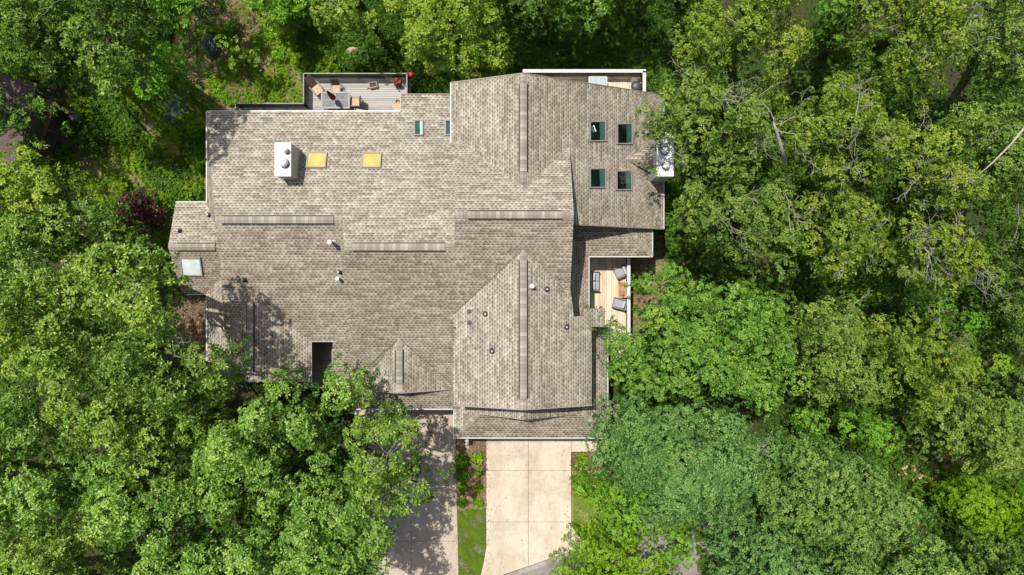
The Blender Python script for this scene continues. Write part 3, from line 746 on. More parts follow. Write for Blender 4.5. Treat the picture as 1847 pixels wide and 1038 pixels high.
def tree(label, cat_name, pix, ztop, mat, ll=0.18, lw=0.040, nl=9, dens=15, spacing=1.15, drop=3.0, rb=(0.65, 1.12), seed=1, bark=BARK,
         dead=0, tint0=0.5, tilt=0.35, trunk_px=None, group='trees in the woods around the house', under=True, flat=0.6, sparse=0.0, name='broadleaf_tree', zjit=0.6, big=1.25, zb=-0.05):
    global rng
    rng = np.random.default_rng(seed*7+3)
    zm = ztop-drop*0.35
    poly = [tuple(P(x, y, zm)[:2]) for x, y in pix]
    xs = np.array([p[0] for p in poly]); ys = np.array([p[1] for p in poly])
    gx, gy = np.meshgrid(np.arange(xs.min(), xs.max(), spacing), np.arange(ys.min(), ys.max(), spacing*0.87))
    gx = gx + (np.arange(gx.shape[0]) % 2)[:, None]*spacing/2
    gx = gx.ravel()+rng.normal(0, spacing*0.28, gx.size); gy = gy.ravel()+rng.normal(0, spacing*0.28, gy.size)
    k = inside(poly, gx, gy); gx, gy = gx[k], gy[k]
    ed = edge_dist(poly, gx, gy); k = ed > 0.25
    if sparse: k &= rng.random(len(gx)) > sparse
    gx, gy, ed = gx[k], gy[k], ed[k]
    if len(gx) == 0: return None
    dm = max(ed.max(), 1.0); t = np.clip(ed/dm, 0, 1)
    ph = rng.uniform(0, 6.28, 6)
    bigb = big*(np.sin(gx*1.15+ph[0])*np.sin(gy*1.05+ph[1]) + 0.6*np.sin(gx*0.55+gy*0.7+ph[2]))
    bz = ztop-drop*(1-t)**1.6+bigb*0.55+rng.normal(0, zjit, len(gx))
    r = rng.uniform(rb[0], rb[1], len(gx)); r = np.minimum(r, np.maximum(0.35, ed*0.9+0.12))
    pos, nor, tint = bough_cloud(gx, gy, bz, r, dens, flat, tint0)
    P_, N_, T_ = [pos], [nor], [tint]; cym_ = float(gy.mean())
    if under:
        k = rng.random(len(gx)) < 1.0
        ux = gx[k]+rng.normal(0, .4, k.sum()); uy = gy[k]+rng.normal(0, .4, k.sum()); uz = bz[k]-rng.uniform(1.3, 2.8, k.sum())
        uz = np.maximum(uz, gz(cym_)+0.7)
        p2, n2, t2 = bough_cloud(ux, uy, uz, r[k]*1.05, dens*0.6, flat, tint0-0.34)  # lower boughs darker: shade inside the crown put into the tint
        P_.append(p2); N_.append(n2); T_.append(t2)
    # stray sprays at the outline break the edge
    pos = np.concatenate(P_); nor = np.concatenate(N_); tint = np.concatenate(T_)
    cxm, cym = float(gx.mean()), float(gy.mean())
    ccx, ccy = cxm, cym; fl_ = 1+(H/(H-.9*ztop)-1)*0.75; cxm, cym = cxm*fl_, cym*fl_        # stem bases moved outwards, to stay hidden below the crowns from above
    if trunk_px: b_ = P(trunk_px[0], trunk_px[1], 0); cxm, cym = b_.x, b_.y
    zb = gz(cym)
    root = empty(name, (cxm, cym, zb), label, cat_name, group)
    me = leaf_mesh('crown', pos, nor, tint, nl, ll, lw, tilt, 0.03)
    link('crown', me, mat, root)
    mb = MB(); rr = random.Random(seed)
    r0 = 0.10+0.016*ztop
    def stem(f): return Vector((cxm+(ccx-cxm)*f**1.3, cym+(ccy-cym)*f**1.3, zb-.05+(ztop*.82-zb)*f))
    mb.tube([stem(f)+Vector((rr.uniform(-.1, .1), rr.uniform(-.1, .1), 0))*(f > 0) for f in (0, .25, .5, .75, 1)], [r0*1.3, r0, r0*.85, r0*.6, r0*.3], 10)
    m_ = min(len(gx), 13); sel = np.random.default_rng(seed).choice(len(gx), m_, replace=False)
    limbs(mb, stem(.55), [(gx[i], gy[i], bz[i]-0.25) for i in sel], ztop*0.45, r0*0.3, seed)
    mb.build('trunk', bark, root)
    for _ in range(int(dead*0.5+0.5)):
        i = rr.randrange(len(gx)); a_ = rr.uniform(0, 6.28)
        p = Vector((gx[i], gy[i], bz[i]+0.5*r[i])); mb = MB()
        bare_twigs(mb, p, (math.cos(a_), math.sin(a_), 0.22), rr.uniform(0.7, 1.8), rr.uniform(0.011, 0.021), 2, rr)
        mb.build('bare_branch', GBARK, root)
    return root

# leaf colours (albedo)
OAK = mat_leaf('oak', (0.048, 0.125, 0.010), (0.140, 0.283, 0.021), (0.316, 0.469, 0.058), 0.13, 0.36)
OAKB = mat_leaf('bright_oak', (0.053, 0.150, 0.014), (0.151, 0.322, 0.033), (0.339, 0.522, 0.091), 0.14, 0.36)
OAKD = mat_leaf('shaded_oak', (0.032, 0.098, 0.007), (0.085, 0.201, 0.014), (0.206, 0.364, 0.036), 0.10, 0.36)
ASH = mat_leaf('ash', (0.065, 0.134, 0.011), (0.166, 0.273, 0.023), (0.312, 0.383, 0.034), 0.08, 0.32)
ASHG = mat_leaf('green_ash', (0.057, 0.137, 0.019), (0.144, 0.261, 0.036), (0.265, 0.368, 0.058), 0.08, 0.32)
MAPLE = mat_leaf('maple', (0.052, 0.149, 0.017), (0.129, 0.298, 0.033), (0.259, 0.430, 0.058), 0.09, 0.32)
MAPLEB = mat_leaf('light_maple', (0.070, 0.193, 0.011), (0.162, 0.385, 0.023), (0.338, 0.559, 0.055), 0.07, 0.36)
LOCUST = mat_leaf('locust', (0.043, 0.124, 0.025), (0.106, 0.243, 0.055), (0.211, 0.356, 0.088), 0.09, 0.28)
LOCUSTG = mat_leaf('green_locust', (0.048, 0.126, 0.019), (0.119, 0.246, 0.042), (0.238, 0.373, 0.072), 0.09, 0.28)
LIME = mat_leaf('yellow_green', (0.099, 0.218, 0.005), (0.207, 0.390, 0.011), (0.341, 0.551, 0.022), 0.06, 0.36)
OLIVE = mat_leaf('olive', (0.090, 0.181, 0.013), (0.214, 0.356, 0.027), (0.402, 0.517, 0.063), 0.09, 0.34)
RED = mat_leaf('dark_red', (0.024, 0.006, 0.010), (0.060, 0.014, 0.024), (0.128, 0.040, 0.048), 0.10, 0.15)
SPRUCE = mat_leaf('blue_spruce', (0.05, 0.10, 0.085), (0.14, 0.23, 0.21), (0.32, 0.42, 0.42), 0.05, 0.1)
UNDER = mat_leaf('undergrowth', (0.026, 0.080, 0.008), (0.070, 0.175, 0.015), (0.162, 0.300, 0.032), 0.05, 0.36)
SHRUB = mat_leaf('shrub', (0.075, 0.19, 0.008), (0.17, 0.33, 0.012), (0.33, 0.50, 0.02), 0.06, 0.36)

FINE = dict(ll=0.12, lw=0.036, nl=8, dens=19, tilt=0.3)
# ---- left side of the photograph
tree('dark green oak filling the top left corner', 'tree', [(-70, -60), (110, -60), (150, 10), (160, 80), (125, 130), (70, 135), (0, 120), (-70, 110)], 13, OAKD, seed=1, dead=2, spacing=1.0, tint0=.58)
tree('dark oak right of the top left corner tree', 'tree', [(120, -60), (245, -60), (250, 30), (225, 90), (200, 170), (130, 160), (150, 80)], 15.8, OAKD, seed=2, spacing=1.0, dead=1, drop=1.6)
tree('fresh green maple between the dark oaks and the round blue shrub', 'tree', [(205, 50), (270, 55), (330, 75), (345, 115), (330, 165), (285, 185), (240, 165), (210, 120)], 10.5, MAPLEB, seed=3, spacing=.9, rb=(.45, .8), tint0=.45, drop=2.5)
tree('green maple at the top edge left of the brown litter clearing', 'tree', [(255, -60), (390, -60), (385, 0), (365, 30), (340, 70), (310, 40), (260, 20)], 7, MAPLEB, seed=4, spacing=.9, rb=(.45, .8), tint0=.35)
tree('vivid green maple at the top edge right of the brown litter clearing', 'tree', [(428, -60), (560, -60), (560, 10), (540, 50), (520, 70), (480, 55), (440, 20)], 5, MAPLEB, seed=5, spacing=.85, rb=(.45, .8), tint0=.5, drop=2.0)
tree('small loose orchard tree beside the round blue shrub', 'tree', [(398, 85), (425, 55), (450, 70), (470, 95), (476, 125), (450, 140), (415, 130)], 3.2, OLIVE, seed=6, spacing=.7, rb=(.35, .6), ll=.12, sparse=.1, drop=1.2, under=False, tint0=.4)
tree('olive green tree at the top edge above the grey deck', 'tree', [(552, -60), (740, -60), (735, 0), (700, 30), (680, 45), (650, 40), (610, 55), (570, 45), (552, 10)], 9, OLIVE, seed=7, spacing=.95, rb=(.5, .85), tint0=.45, dead=1)
tree('broad olive tree reaching down towards the rear roof', 'tree', [(720, -60), (880, -60), (905, 10), (918, 50), (905, 95), (870, 120), (830, 137), (800, 110), (765, 120), (715, 95), (730, 60), (705, 20)], 10, OLIVE, seed=8, spacing=.95, rb=(.5, .85), tint0=.45, dead=4)
tree('dark shaded tree behind the peak of the rear gable', 'tree', [(905, -60), (1010, -60), (1000, 0), (975, 60), (950, 80), (925, 70), (900, 20)], 7, OAKD, seed=9, spacing=.95, tint0=.35)
tree('green tree at the top edge above the white deck rail', 'tree', [(980, -60), (1120, -60), (1115, 10), (1095, 40), (1070, 45), (1040, 20), (1000, 5)], 8.5, MAPLE, seed=10, spacing=.9, rb=(.5, .8), tint0=.55)
tree('dark tree at the top edge beside the tall ash', 'tree', [(1170, -60), (1270, -60), (1265, 25), (1235, 45), (1205, 20), (1180, 0)], 7, OAKD, seed=11, spacing=.95)
tree('green oak spray hanging over the neighbour\'s brown roof', 'tree', [(-40, 165), (15, 160), (50, 168), (76, 200), (58, 240), (20, 250), (-40, 260)], 8.0, MAPLE, seed=12, spacing=.9, rb=(.45, .8), tint0=.5)
tree('bright yellow green oak at the left edge under the brown roof', 'tree', [(-70, 275), (0, 268), (35, 252), (60, 285), (85, 310), (108, 340), (95, 375), (60, 385), (0, 400), (-70, 400)], 12, OLIVE, seed=13, spacing=.95, tint0=.55, dead=1)
tree('shaded oak left of the dark red maple', 'tree', [(-70, 395), (60, 380), (110, 350), (160, 362), (205, 370), (210, 420), (170, 455), (100, 470), (-70, 470)], 11, OAK, seed=14, dead=1, tint0=.35)
tree('bright oak touching the corner of the low west wing', 'tree', [(150, 470), (190, 440), (250, 430), (295, 450), (307, 480), (314, 525), (340, 560), (290, 600), (220, 600), (160, 560), (140, 510)], 17.0, OAK, seed=15, dead=3, tint0=.62, drop=1.6, trunk_px=(335, 505))
tree('tall oak at the left edge level with the west wing', 'tree', [(-70, 450), (60, 455), (150, 470), (160, 560), (130, 640), (60, 700), (-70, 690)], 16, OAK, seed=16, dead=2, tint0=.6)
tree('deep green oak in front of the shaded west gable', 'tree', [(200, 600), (290, 590), (350, 605), (400, 630), (428, 665), (420, 700), (380, 730), (300, 760), (230, 720), (190, 660)], 14.8, OAK, seed=17, tint0=.35, dead=1, drop=2.2, trunk_px=(385, 655))
tree('oak with dark hollow between its neighbours in the left half', 'tree', [(60, 690), (130, 640), (200, 640), (235, 720), (300, 770), (290, 830), (200, 830), (120, 790), (80, 740)], 14, OAK, seed=18, tint0=.6)
tree('tall bright oak at the lower left edge', 'tree', [(-70, 700), (40, 710), (90, 760), (130, 840), (120, 930), (60, 980), (-70, 980)], 13.5, OAKB, seed=19, tint0=.5)
tree('oak in the bottom left corner', 'tree', [(-70, 970), (60, 975), (130, 940), (200, 980), (220, 1100), (-70, 1100)], 13, OAK, seed=20, tint0=.65)
tree('large bright oak in the middle of the lower left wood', 'tree', [(125, 820), (200, 820), (290, 830), (345, 880), (350, 960), (300, 1000), (210, 990), (140, 940)], 13.5, OAKB, seed=21, tint0=.5, dead=1)
tree('bright oak at the bottom edge, third crown from the left', 'tree', [(215, 990), (300, 995), (360, 950), (430, 980), (470, 1100), (215, 1100)], 13, OAKB, seed=22, tint0=.5)
tree('bright oak in front of the dark courtyard recess', 'tree', [(425, 735), (450, 700), (495, 668), (530, 678), (560, 682), (600, 680), (635, 672), (650, 690), (662, 722), (668, 775), (600, 800), (520, 810), (450, 790)], 12, OAKB, seed=23, tint0=.5, trunk_px=(605, 735))
tree('bright oak just left of the shaded driveway oak', 'tree', [(345, 790), (420, 740), (470, 790), (520, 815), (530, 880), (490, 940), (420, 970), (350, 950), (330, 870)], 12.5, OAKB, seed=24, tint0=.52)
tree('green oak leaning over the left driveway with a forked outline', 'tree', [(600, 790), (655, 765), (650, 740), (700, 742), (745, 752), (770, 768), (745, 800), (762, 822), (755, 860), (775, 885), (803, 905), (790, 930), (768, 910), (740, 930), (720, 960), (670, 920), (610, 880)], 12.5, OAK, seed=25, tint0=.5, spacing=.85, rb=(.45, .8), dead=2, drop=2.6, trunk_px=(633, 779))
tree('bright oak at the bottom edge beside the left driveway', 'tree', [(520, 890), (610, 870), (680, 920), (735, 960), (740, 985), (695, 985), (680, 1010), (705, 1045), (710, 1100), (560, 1100), (500, 1010)], 12.5, OAKB, seed=26, tint0=.48, dead=1, trunk_px=(630, 880))
tree('bright oak at the bottom edge, fourth crown from the left', 'tree', [(425, 975), (500, 935), (520, 1000), (580, 1100), (440, 1100)], 12, OAKB, seed=27, tint0=.5)
tree('oak above the driveway oaks, behind the bright ones', 'tree', [(530, 800), (600, 800), (620, 870), (590, 900), (530, 890)], 11.5, OAKB, seed=28, tint0=.45)
tree('deep green oak in the hollow of the lower left wood', 'tree', [(290, 760), (380, 725), (425, 735), (425, 780), (345, 800), (330, 850), (290, 830)], 11.5, OAK, seed=29, tint0=.45)
# ---- right side
A = dict(ll=0.135, lw=0.038, nl=9, dens=18, tilt=0.35, spacing=.95, rb=(.5, .85))
tree('tall olive ash at the top, first right of the dark clearing', 'tree', [(1225, 45), (1265, 10), (1330, -60), (1450, -60), (1450, 0), (1455, 60), (1460, 120), (1440, 150), (1380, 160), (1300, 130), (1230, 110)], 14, ASH, seed=40, dead=16, **A)
tree('spreading ash whose branch hangs over the two rear skylights', 'tree', [(1130, 220), (1140, 195), (1170, 190), (1195, 165), (1215, 120), (1260, 110), (1330, 130), (1400, 160), (1410, 240), (1400, 310), (1340, 330), (1270, 320), (1225, 300), (1215, 250), (1195, 240), (1150, 245)], 13, ASHG, seed=41, dead=18, **A)
tree('grey green ash right of the east chimney wall', 'tree', [(1215, 300), (1270, 315), (1350, 330), (1400, 330), (1440, 390), (1450, 470), (1430, 510), (1370, 500), (1330, 455), (1270, 430), (1225, 400), (1240, 350)], 12.5, ASHG, seed=42, dead=14, **A)
tree('olive ash in the middle of the right wood with pale snags', 'tree', [(1405, 160), (1470, 140), (1530, 130), (1600, 150), (1640, 220), (1620, 310), (1560, 340), (1480, 330), (1410, 300)], 14, ASH, seed=43, dead=22, **A)
tree('yellowish ash with many bare twigs at the top, third crown', 'tree', [(1560, -60), (1720, -60), (1730, 30), (1740, 110), (1700, 170), (1620, 160), (1570, 110), (1580, 40)], 14, ASH, seed=44, dead=30, **A)
tree('green maple at the top edge between the two olive ashes', 'tree', [(1470, -60), (1560, -60), (1565, 30), (1540, 80), (1510, 70), (1480, 20)], 11, MAPLEB, seed=45, tint0=.3, **{**A, 'spacing': .85})
tree('dark shaded maple in the gap between the two olive ashes', 'tree', [(1445, 20), (1480, 40), (1540, 80), (1570, 110), (1500, 140), (1450, 130)], 7, ASHG, seed=46, tint0=.2, **A)
tree('green ash in the top right corner', 'tree', [(1735, -60), (1920, -60), (1920, 130), (1860, 170), (1790, 160), (1740, 110)], 13, ASHG, seed=47, dead=10, **A)
tree('green ash at the right edge with a long pale fallen limb', 'tree', [(1700, 175), (1790, 165), (1860, 175), (1920, 150), (1920, 380), (1840, 390), (1790, 340), (1740, 290), (1690, 240)], 12, ASHG, seed=48, dead=10, **A)
tree('olive ash between the middle one and the right edge', 'tree', [(1630, 170), (1700, 180), (1740, 290), (1800, 350), (1760, 400), (1690, 380), (1620, 340), (1640, 240)], 13.5, ASH, seed=49, dead=20, **A)
tree('yellow green ash above the round maple', 'tree', [(1445, 345), (1560, 345), (1600, 380), (1590, 440), (1560, 500), (1520, 520), (1470, 480), (1440, 420)], 13, ASH, seed=50, dead=14, **A)
tree('sparse ash with a fan of bare white branches near the right edge', 'tree', [(1600, 350), (1690, 385), (1770, 400), (1800, 450), (1790, 500), (1720, 540), (1660, 510), (1600, 460)], 12.5, ASH, seed=51, dead=48, sparse=.15, **A)
tree('dark ash at the right edge, half way down', 'tree', [(1800, 400), (1920, 385), (1920, 640), (1860, 650), (1810, 560), (1800, 480)], 8, ASHG, seed=52, dead=6, tint0=.3, **A)
tree('round dense maple beside the cedar deck', 'tree', [(1082, 600), (1110, 570), (1145, 585), (1165, 545), (1150, 520), (1185, 480), (1220, 470), (1265, 490), (1310, 520), (1345, 505), (1400, 530), (1445, 560), (1450, 640), (1465, 700), (1430, 740), (1380, 760), (1330, 730), (1290, 740), (1250, 720), (1200, 740), (1150, 725), (1100, 690), (1095, 650)], 10.5, MAPLE, seed=53, tint0=.55, spacing=.85, rb=(.5, .8), big=.9, zjit=.45, **FINE)
tree('dull green maple right of the round dense maple', 'tree', [(1450, 560), (1480, 535), (1540, 545), (1580, 560), (1590, 640), (1610, 700), (1580, 740), (1500, 740), (1465, 690), (1450, 640)], 11.5, ASHG, seed=54, tint0=.6, dead=1, spacing=.85, rb=(.5, .8), **FINE)
tree('soft olive maple left of the bright yellow sprig', 'tree', [(1590, 570), (1650, 560), (1720, 590), (1790, 620), (1790, 670), (1730, 720), (1670, 750), (1610, 720), (1595, 640)], 11.5, ASH, seed=55, tint0=.55, dead=3, spacing=.85, rb=(.5, .8), **FINE)
tree('small bright yellow green sapling near the right edge', 'tree', [(1775, 640), (1800, 630), (1830, 640), (1830, 665), (1805, 678), (1780, 668)], 10, LIME, seed=56, tint0=.55, spacing=.7, rb=(.35, .6), under=False, drop=1, **{**FINE, 'll': .14})
tree('shaded maple behind the yellow sapling at the right edge', 'tree', [(1800, 640), (1920, 620), (1920, 760), (1850, 760), (1790, 700)], 8, ASHG, seed=57, tint0=.3, **FINE)
tree('vivid maple between the round maple and the blue green locust', 'tree', [(1460, 740), (1560, 745), (1610, 760), (1640, 810), (1590, 830), (1520, 800), (1440, 780), (1400, 755)], 8.5, MAPLEB, seed=58, tint0=.35, **FINE)
tree('blue green locust overhanging the right driveway', 'tree', [(1055, 830), (1080, 800), (1075, 770), (1095, 750), (1090, 715), (1130, 715), (1200, 740), (1300, 740), (1380, 765), (1420, 810), (1400, 880), (1340, 930), (1290, 975), (1255, 950), (1230, 960), (1200, 1000), (1170, 960), (1150, 900), (1120, 870), (1090, 880)], 11, LOCUST, seed=59, tint0=.55, spacing=.85, dead=3, big=.95, zjit=.5, **{**FINE, 'dens': 18})
tree('grey green locust in the bottom right wood', 'tree', [(1400, 770), (1470, 790), (1530, 820), (1600, 850), (1660, 900), (1680, 960), (1640, 1010), (1560, 1020), (1480, 1000), (1400, 960), (1380, 880)], 11.5, LOCUSTG, seed=60, tint0=.6, spacing=.85, big=.95, zjit=.5, **{**FINE, 'dens': 18})
tree('blue green locust at the bottom edge beside the road', 'tree', [(1290, 985), (1340, 930), (1400, 900), (1420, 960), (1490, 1010), (1500, 1100), (1300, 1100)], 10, LOCUST, seed=61, tint0=.55, spacing=.85, **{**FINE, 'dens': 18})
tree('green locust at the bottom edge near the right corner', 'tree', [(1500, 1015), (1600, 1020), (1680, 960), (1730, 990), (1750, 1100), (1500, 1100)], 11, LOCUSTG, seed=62, tint0=.6, spacing=.85, **{**FINE, 'dens': 18})
tree('feathery olive tree above the yellow green thicket', 'tree', [(1680, 750), (1740, 710), (1800, 700), (1860, 740), (1920, 760), (1920, 850), (1860, 875), (1790, 860), (1730, 850), (1700, 800)], 10.5, ASHG, seed=63, tint0=.6, spacing=.85, **FINE)
tree('dark tree in the hollow above the bare tan soil', 'tree', [(1610, 720), (1670, 750), (1700, 800), (1690, 815), (1640, 800), (1600, 770)], 6, ASHG, seed=64, tint0=.25, spacing=.85, **FINE)
tree('yellow green thicket tree by the right edge', 'tree', [(1670, 860), (1720, 855), (1790, 870), (1850, 890), (1920, 900), (1920, 960), (1820, 985), (1750, 960), (1690, 910)], 7, LIME, seed=65, tint0=.35, spacing=.85, **FINE)
tree('dull green tree in the bottom right corner', 'tree', [(1750, 985), (1830, 985), (1920, 965), (1920, 1100), (1750, 1100)], 9, ASHG, seed=66, tint0=.5, spacing=.85, **FINE)
tree('vivid green shrub tree under the locust, right of the driveway', 'tree', [(1036, 868), (1060, 850), (1150, 840), (1215, 900), (1200, 970), (1140, 1000), (1095, 985), (1070, 955), (1044, 915)], 5.5, MAPLEB, seed=67, tint0=.5, spacing=.75, rb=(.4, .65), drop=2, **FINE)
tree('vivid green shrub tree beside the shaded road', 'tree', [(1180, 940), (1235, 915), (1266, 955), (1250, 1005), (1205, 1025), (1175, 990)], 6.5, MAPLEB, seed=68, tint0=.45, spacing=.75, rb=(.4, .65), drop=2, **FINE)
tree('sparse lime green tree at the bottom edge over the road', 'tree', [(995, 1010), (1050, 978), (1100, 975), (1150, 990), (1200, 1005), (1225, 1040), (1220, 1100), (1000, 1100)], 7, LIME, seed=69, tint0=.45, spacing=.65, rb=(.45, .75), sparse=.05, dead=6, drop=2, **{**FINE, 'dens': 15})
tree('leafy vivid shrub tree beside the east end of the house', 'tree', [(1200, 330), (1235, 320), (1260, 380), (1250, 450), (1215, 460), (1198, 420)], 4, MAPLEB, seed=70, tint0=.3, spacing=.8, **FINE)
tree('dark low tree between the round maple and the grey green ash', 'tree', [(1250, 430), (1330, 455), (1370, 500), (1420, 520), (1340, 510), (1280, 490), (1230, 460)], 5, ASHG, seed=71, tint0=.2, spacing=.9, **FINE)
tree('vivid understorey tree among the bare branches', 'tree', [(1560, 510), (1620, 490), (1700, 540), (1790, 560), (1800, 620), (1720, 590), (1640, 560), (1570, 555)], 7, MAPLEB, seed=72, tint0=.3, spacing=.85, **FINE)
# crowns just outside the picture; their shade falls into it
for k, (pix, z, lab) in enumerate([([(-330, -150), (-100, -180), (-80, -40), (-90, 150), (-330, 160)], 11, 'tall oak beyond the left edge, behind the neighbouring house'),
      ([(-60, -260), (180, -260), (200, -90), (-60, -80)], 12, 'tall oak beyond the top left corner'), ([(760, -330), (960, -330), (960, -110), (900, -70), (760, -80)], 13, 'tall oak beyond the top edge, behind the broad olive tree'),
      ([(960, -330), (1180, -330), (1200, -70), (1130, -75), (960, -100)], 13, 'tall oak beyond the top edge, left of the ashes')]):
    tree(lab, 'tree', pix, z, OAKD, seed=80+k, spacing=1.3, rb=(.8, 1.2), dens=5, nl=7, ll=.24, lw=.06)
# ---- the long pale broken limb at the right edge and the snag over the spreading ash
mb = MB(); mb.tube([P(1762, 318, 12.6), P(1788, 296, 12.9), P(1822, 262, 13.2), P(1850, 228, 13.4)], [.025, .035, .045, .055], 8)
o = mb.build('fallen_limb', GBARK); tag(o, 'long pale broken limb lying across the ash crowns at the right edge', 'branch')
mb = MB(); mb.tube([P(1416, 292, 12.5), P(1408, 262, 13.4), P(1400, 235, 14.0), P(1395, 222, 14.3)], [.10, .085, .06, .03], 8)
rr = random.Random(5)
for k in range(3): bare_twigs(mb, P(1396+k*2, 226+k*5, 14.1-.2*k), ((1, .8, .2), (-.6, 1, .2), (1.2, -.1, .1))[k], rr.uniform(1.0, 1.8), .022, 2, rr)
o = mb.build('dead_snag', GBARK); tag(o, 'grey dead snag with forked top standing out of the spreading ash', 'dead tree')

# ---- shrubs
def shrub(name, label, cat, px, py, rpx, z, mat, ll=0.09, lw=0.028, dens=60, seed=1, tint0=.5, group=None, flat=0.9, nl=7, tilt=.6):
    global rng
    rng = np.random.default_rng(seed); g_ = gpx(px, py).z; c = P(px, py, g_+z*0.6); r = rpx/F*(H-g_-z*0.6)
    root = empty(name, (c.x, c.y, g_), label, cat, group)
    nb = 9; a = np.arange(nb-1)*2*math.pi/(nb-1)
    bx = np.concatenate([[c.x], c.x+np.cos(a)*r*.5]); by = np.concatenate([[c.y], c.y+np.sin(a)*r*.5])
    bz = g_+np.full(nb, z*.55)-np.concatenate([[-.1*z], np.full(nb-1, .12*z)]); rb = np.full(nb, r*.55)
    pos, nor, t = bough_cloud(bx, by, bz, rb, dens, flat, tint0, .08)
    link('foliage', leaf_mesh('foliage', pos, nor, t, nl, ll, lw, tilt, 0.015), mat, root)
    mb = MB(); q = random.Random(seed)
    for k in range(5): mb.tube([(c.x, c.y, g_), (c.x+q.uniform(-.3, .3)*r, c.y+q.uniform(-.3, .3)*r, g_+z*.3), (c.x+q.uniform(-.7, .7)*r, c.y+q.uniform(-.7, .7)*r, g_+z*.7)], [.02, .015, .006], 5)
    mb.build('stem', BARK, root); return root
GS = 'shrubs in the mulch bed between the driveways'
for i, (x, y, r, z, t, lab) in enumerate([
    (831, 832, 12.5, .7, .5, 'largest deep green shrub, at the house end of the left row'),
    (861, 829, 12, .7, .75, 'bright yellow green round shrub at the house end of the right row'),
    (832, 859, 12.5, .7, .4, 'dark green round shrub, second from the house in the left row'),
    (864, 854.5, 5.5, .35, .4, 'tiny shrub, smallest of the bed'),
    (834, 882, 9, .5, .45, 'dark small shrub, third from the house in the left row'),
    (862, 882, 9, .5, .75, 'yellow green shrub, third from the house in the right row'),
    (832, 908, 8.5, .5, .4, 'dark small shrub at the lawn end of the left row'),
    (862, 908, 8.5, .5, .45, 'green shrub at the lawn end of the right row')]):
    shrub('shrub', lab, 'shrub', x, y, r, z, SHRUB, seed=100+i, tint0=t, group=GS)
shrub('shrub', 'pale lime spreading shrub on the curve of the right driveway', 'shrub', 1062, 958, 15, .7, LIME, seed=110, tint0=.7)
shrub('shrub', 'yellow green shrub in the small red brown bed by the right driveway', 'shrub', 1049, 827, 9, .5, LIME, seed=111, tint0=.4)
shrub('shrub', 'bright leafy shrub on the litter beside the cedar deck', 'shrub', 1150, 518, 11, .8, SHRUB, seed=112, tint0=.4)
shrub('blue_spruce', 'round dusty blue spruce on the brown litter', 'shrub', 373.5, 79, 17, 1.4, SPRUCE, ll=.07, lw=.016, dens=110, seed=113, nl=9)
shrub('japanese_maple', 'dark red japanese maple beside the low west wing', 'tree', 243, 382, 42, 3.6, RED, ll=.12, lw=.04, dens=26, seed=114, tint0=.6)
shrub('shrub', 'vivid green low shrub right of the small orchard tree', 'shrub', 503, 98, 14, .8, MAPLEB, seed=115, dens=40, tint0=.6)
shrub('shrub', 'dark round shrub near the top edge in the litter clearing', 'shrub', 416, 48, 15, 1.0, OAKD, seed=116, dens=40, tint0=.4)
for i, (x, y, r, t, m_, lab) in enumerate([(140, 200, 24, .45, LIME, 'yellow green bush by the end of the neighbour\'s fence rail'), (40, 128, 22, .3, LIME, 'yellow bush at the edge of the neighbour\'s brown roof'),
    (230, 245, 20, .5, UNDER, 'green bush on the lawn left of the house wall'), (215, 335, 16, .55, SHRUB, 'yellow green bush above the dark red maple'), (345, 345, 18, .5, SHRUB, 'yellow green bush in the corner of the west wing'),
    (355, 300, 14, .4, SHRUB, 'green bush against the west wall, middle'), (350, 235, 14, .35, SHRUB, 'green bush against the west wall near the rear corner'), (175, 235, 22, .3, UNDER, 'dark bush beside the brown litter patch'),
    (640, 115, 26, .5, UNDER, 'green bush between the boulder and the grey deck'), (590, 120, 20, .5, SHRUB, 'leafy bush left of the boulder'), (925, 110, 18, .8, UNDER, 'bright bush behind the peak of the rear gable'),
    (760, 155, 22, .25, UNDER, 'dark bush in the corner right of the grey deck'), (1000, 105, 14, .8, UNDER, 'lit bush just outside the white deck rail'), (690, 95, 30, .35, UNDER, 'dark green bush behind the grey deck rail')]):
    shrub('bush', lab, 'bush', x, y, r, 1.1, m_, seed=120+i, tint0=t, dens=22, ll=.12, lw=.035, flat=.6)

# ---- spiky grass clump
def spiky(label, px, py, rpx, seed):
    c = P(px, py, 0); r = rpx/F*H; q = random.Random(seed); m = MB()
    for k in range(170):
        a = q.uniform(0, 6.28); l = r*q.uniform(.7, 1.1); d = Vector((math.cos(a), math.sin(a), 0)); s = Vector((-d.y, d.x, 0))*0.022
        e = q.uniform(.15, 1.2); z1 = l*.6*math.sin(e)+.05; b = c+d*.03
        v = [m.bm.verts.new(p) for p in (b-s, b+s, c+d*l*.55*math.cos(e*.6)+s*.9+Vector((0, 0, z1)), c+d*l*.55*math.cos(e*.6)-s*.9+Vector((0, 0, z1)), c+d*l*math.cos(e*.5)+Vector((0, 0, z1*.7)))]
        m.bm.faces.new((v[0], v[1], v[2], v[3])); m.bm.faces.new((v[3], v[2], v[4]))
    o = m.build('ornamental_grass', mat_plain('blue_green_blades', (0.10, 0.19, 0.12), 0.5, 0.3, 9)); tag(o, label, 'plant', 'spiky grass clumps')
spiky('larger clump of arching blue green blades under the fresh green maple', 325, 190, 27, 1)
spiky('smaller clump of arching blades below the larger clump', 308, 218, 18, 2)

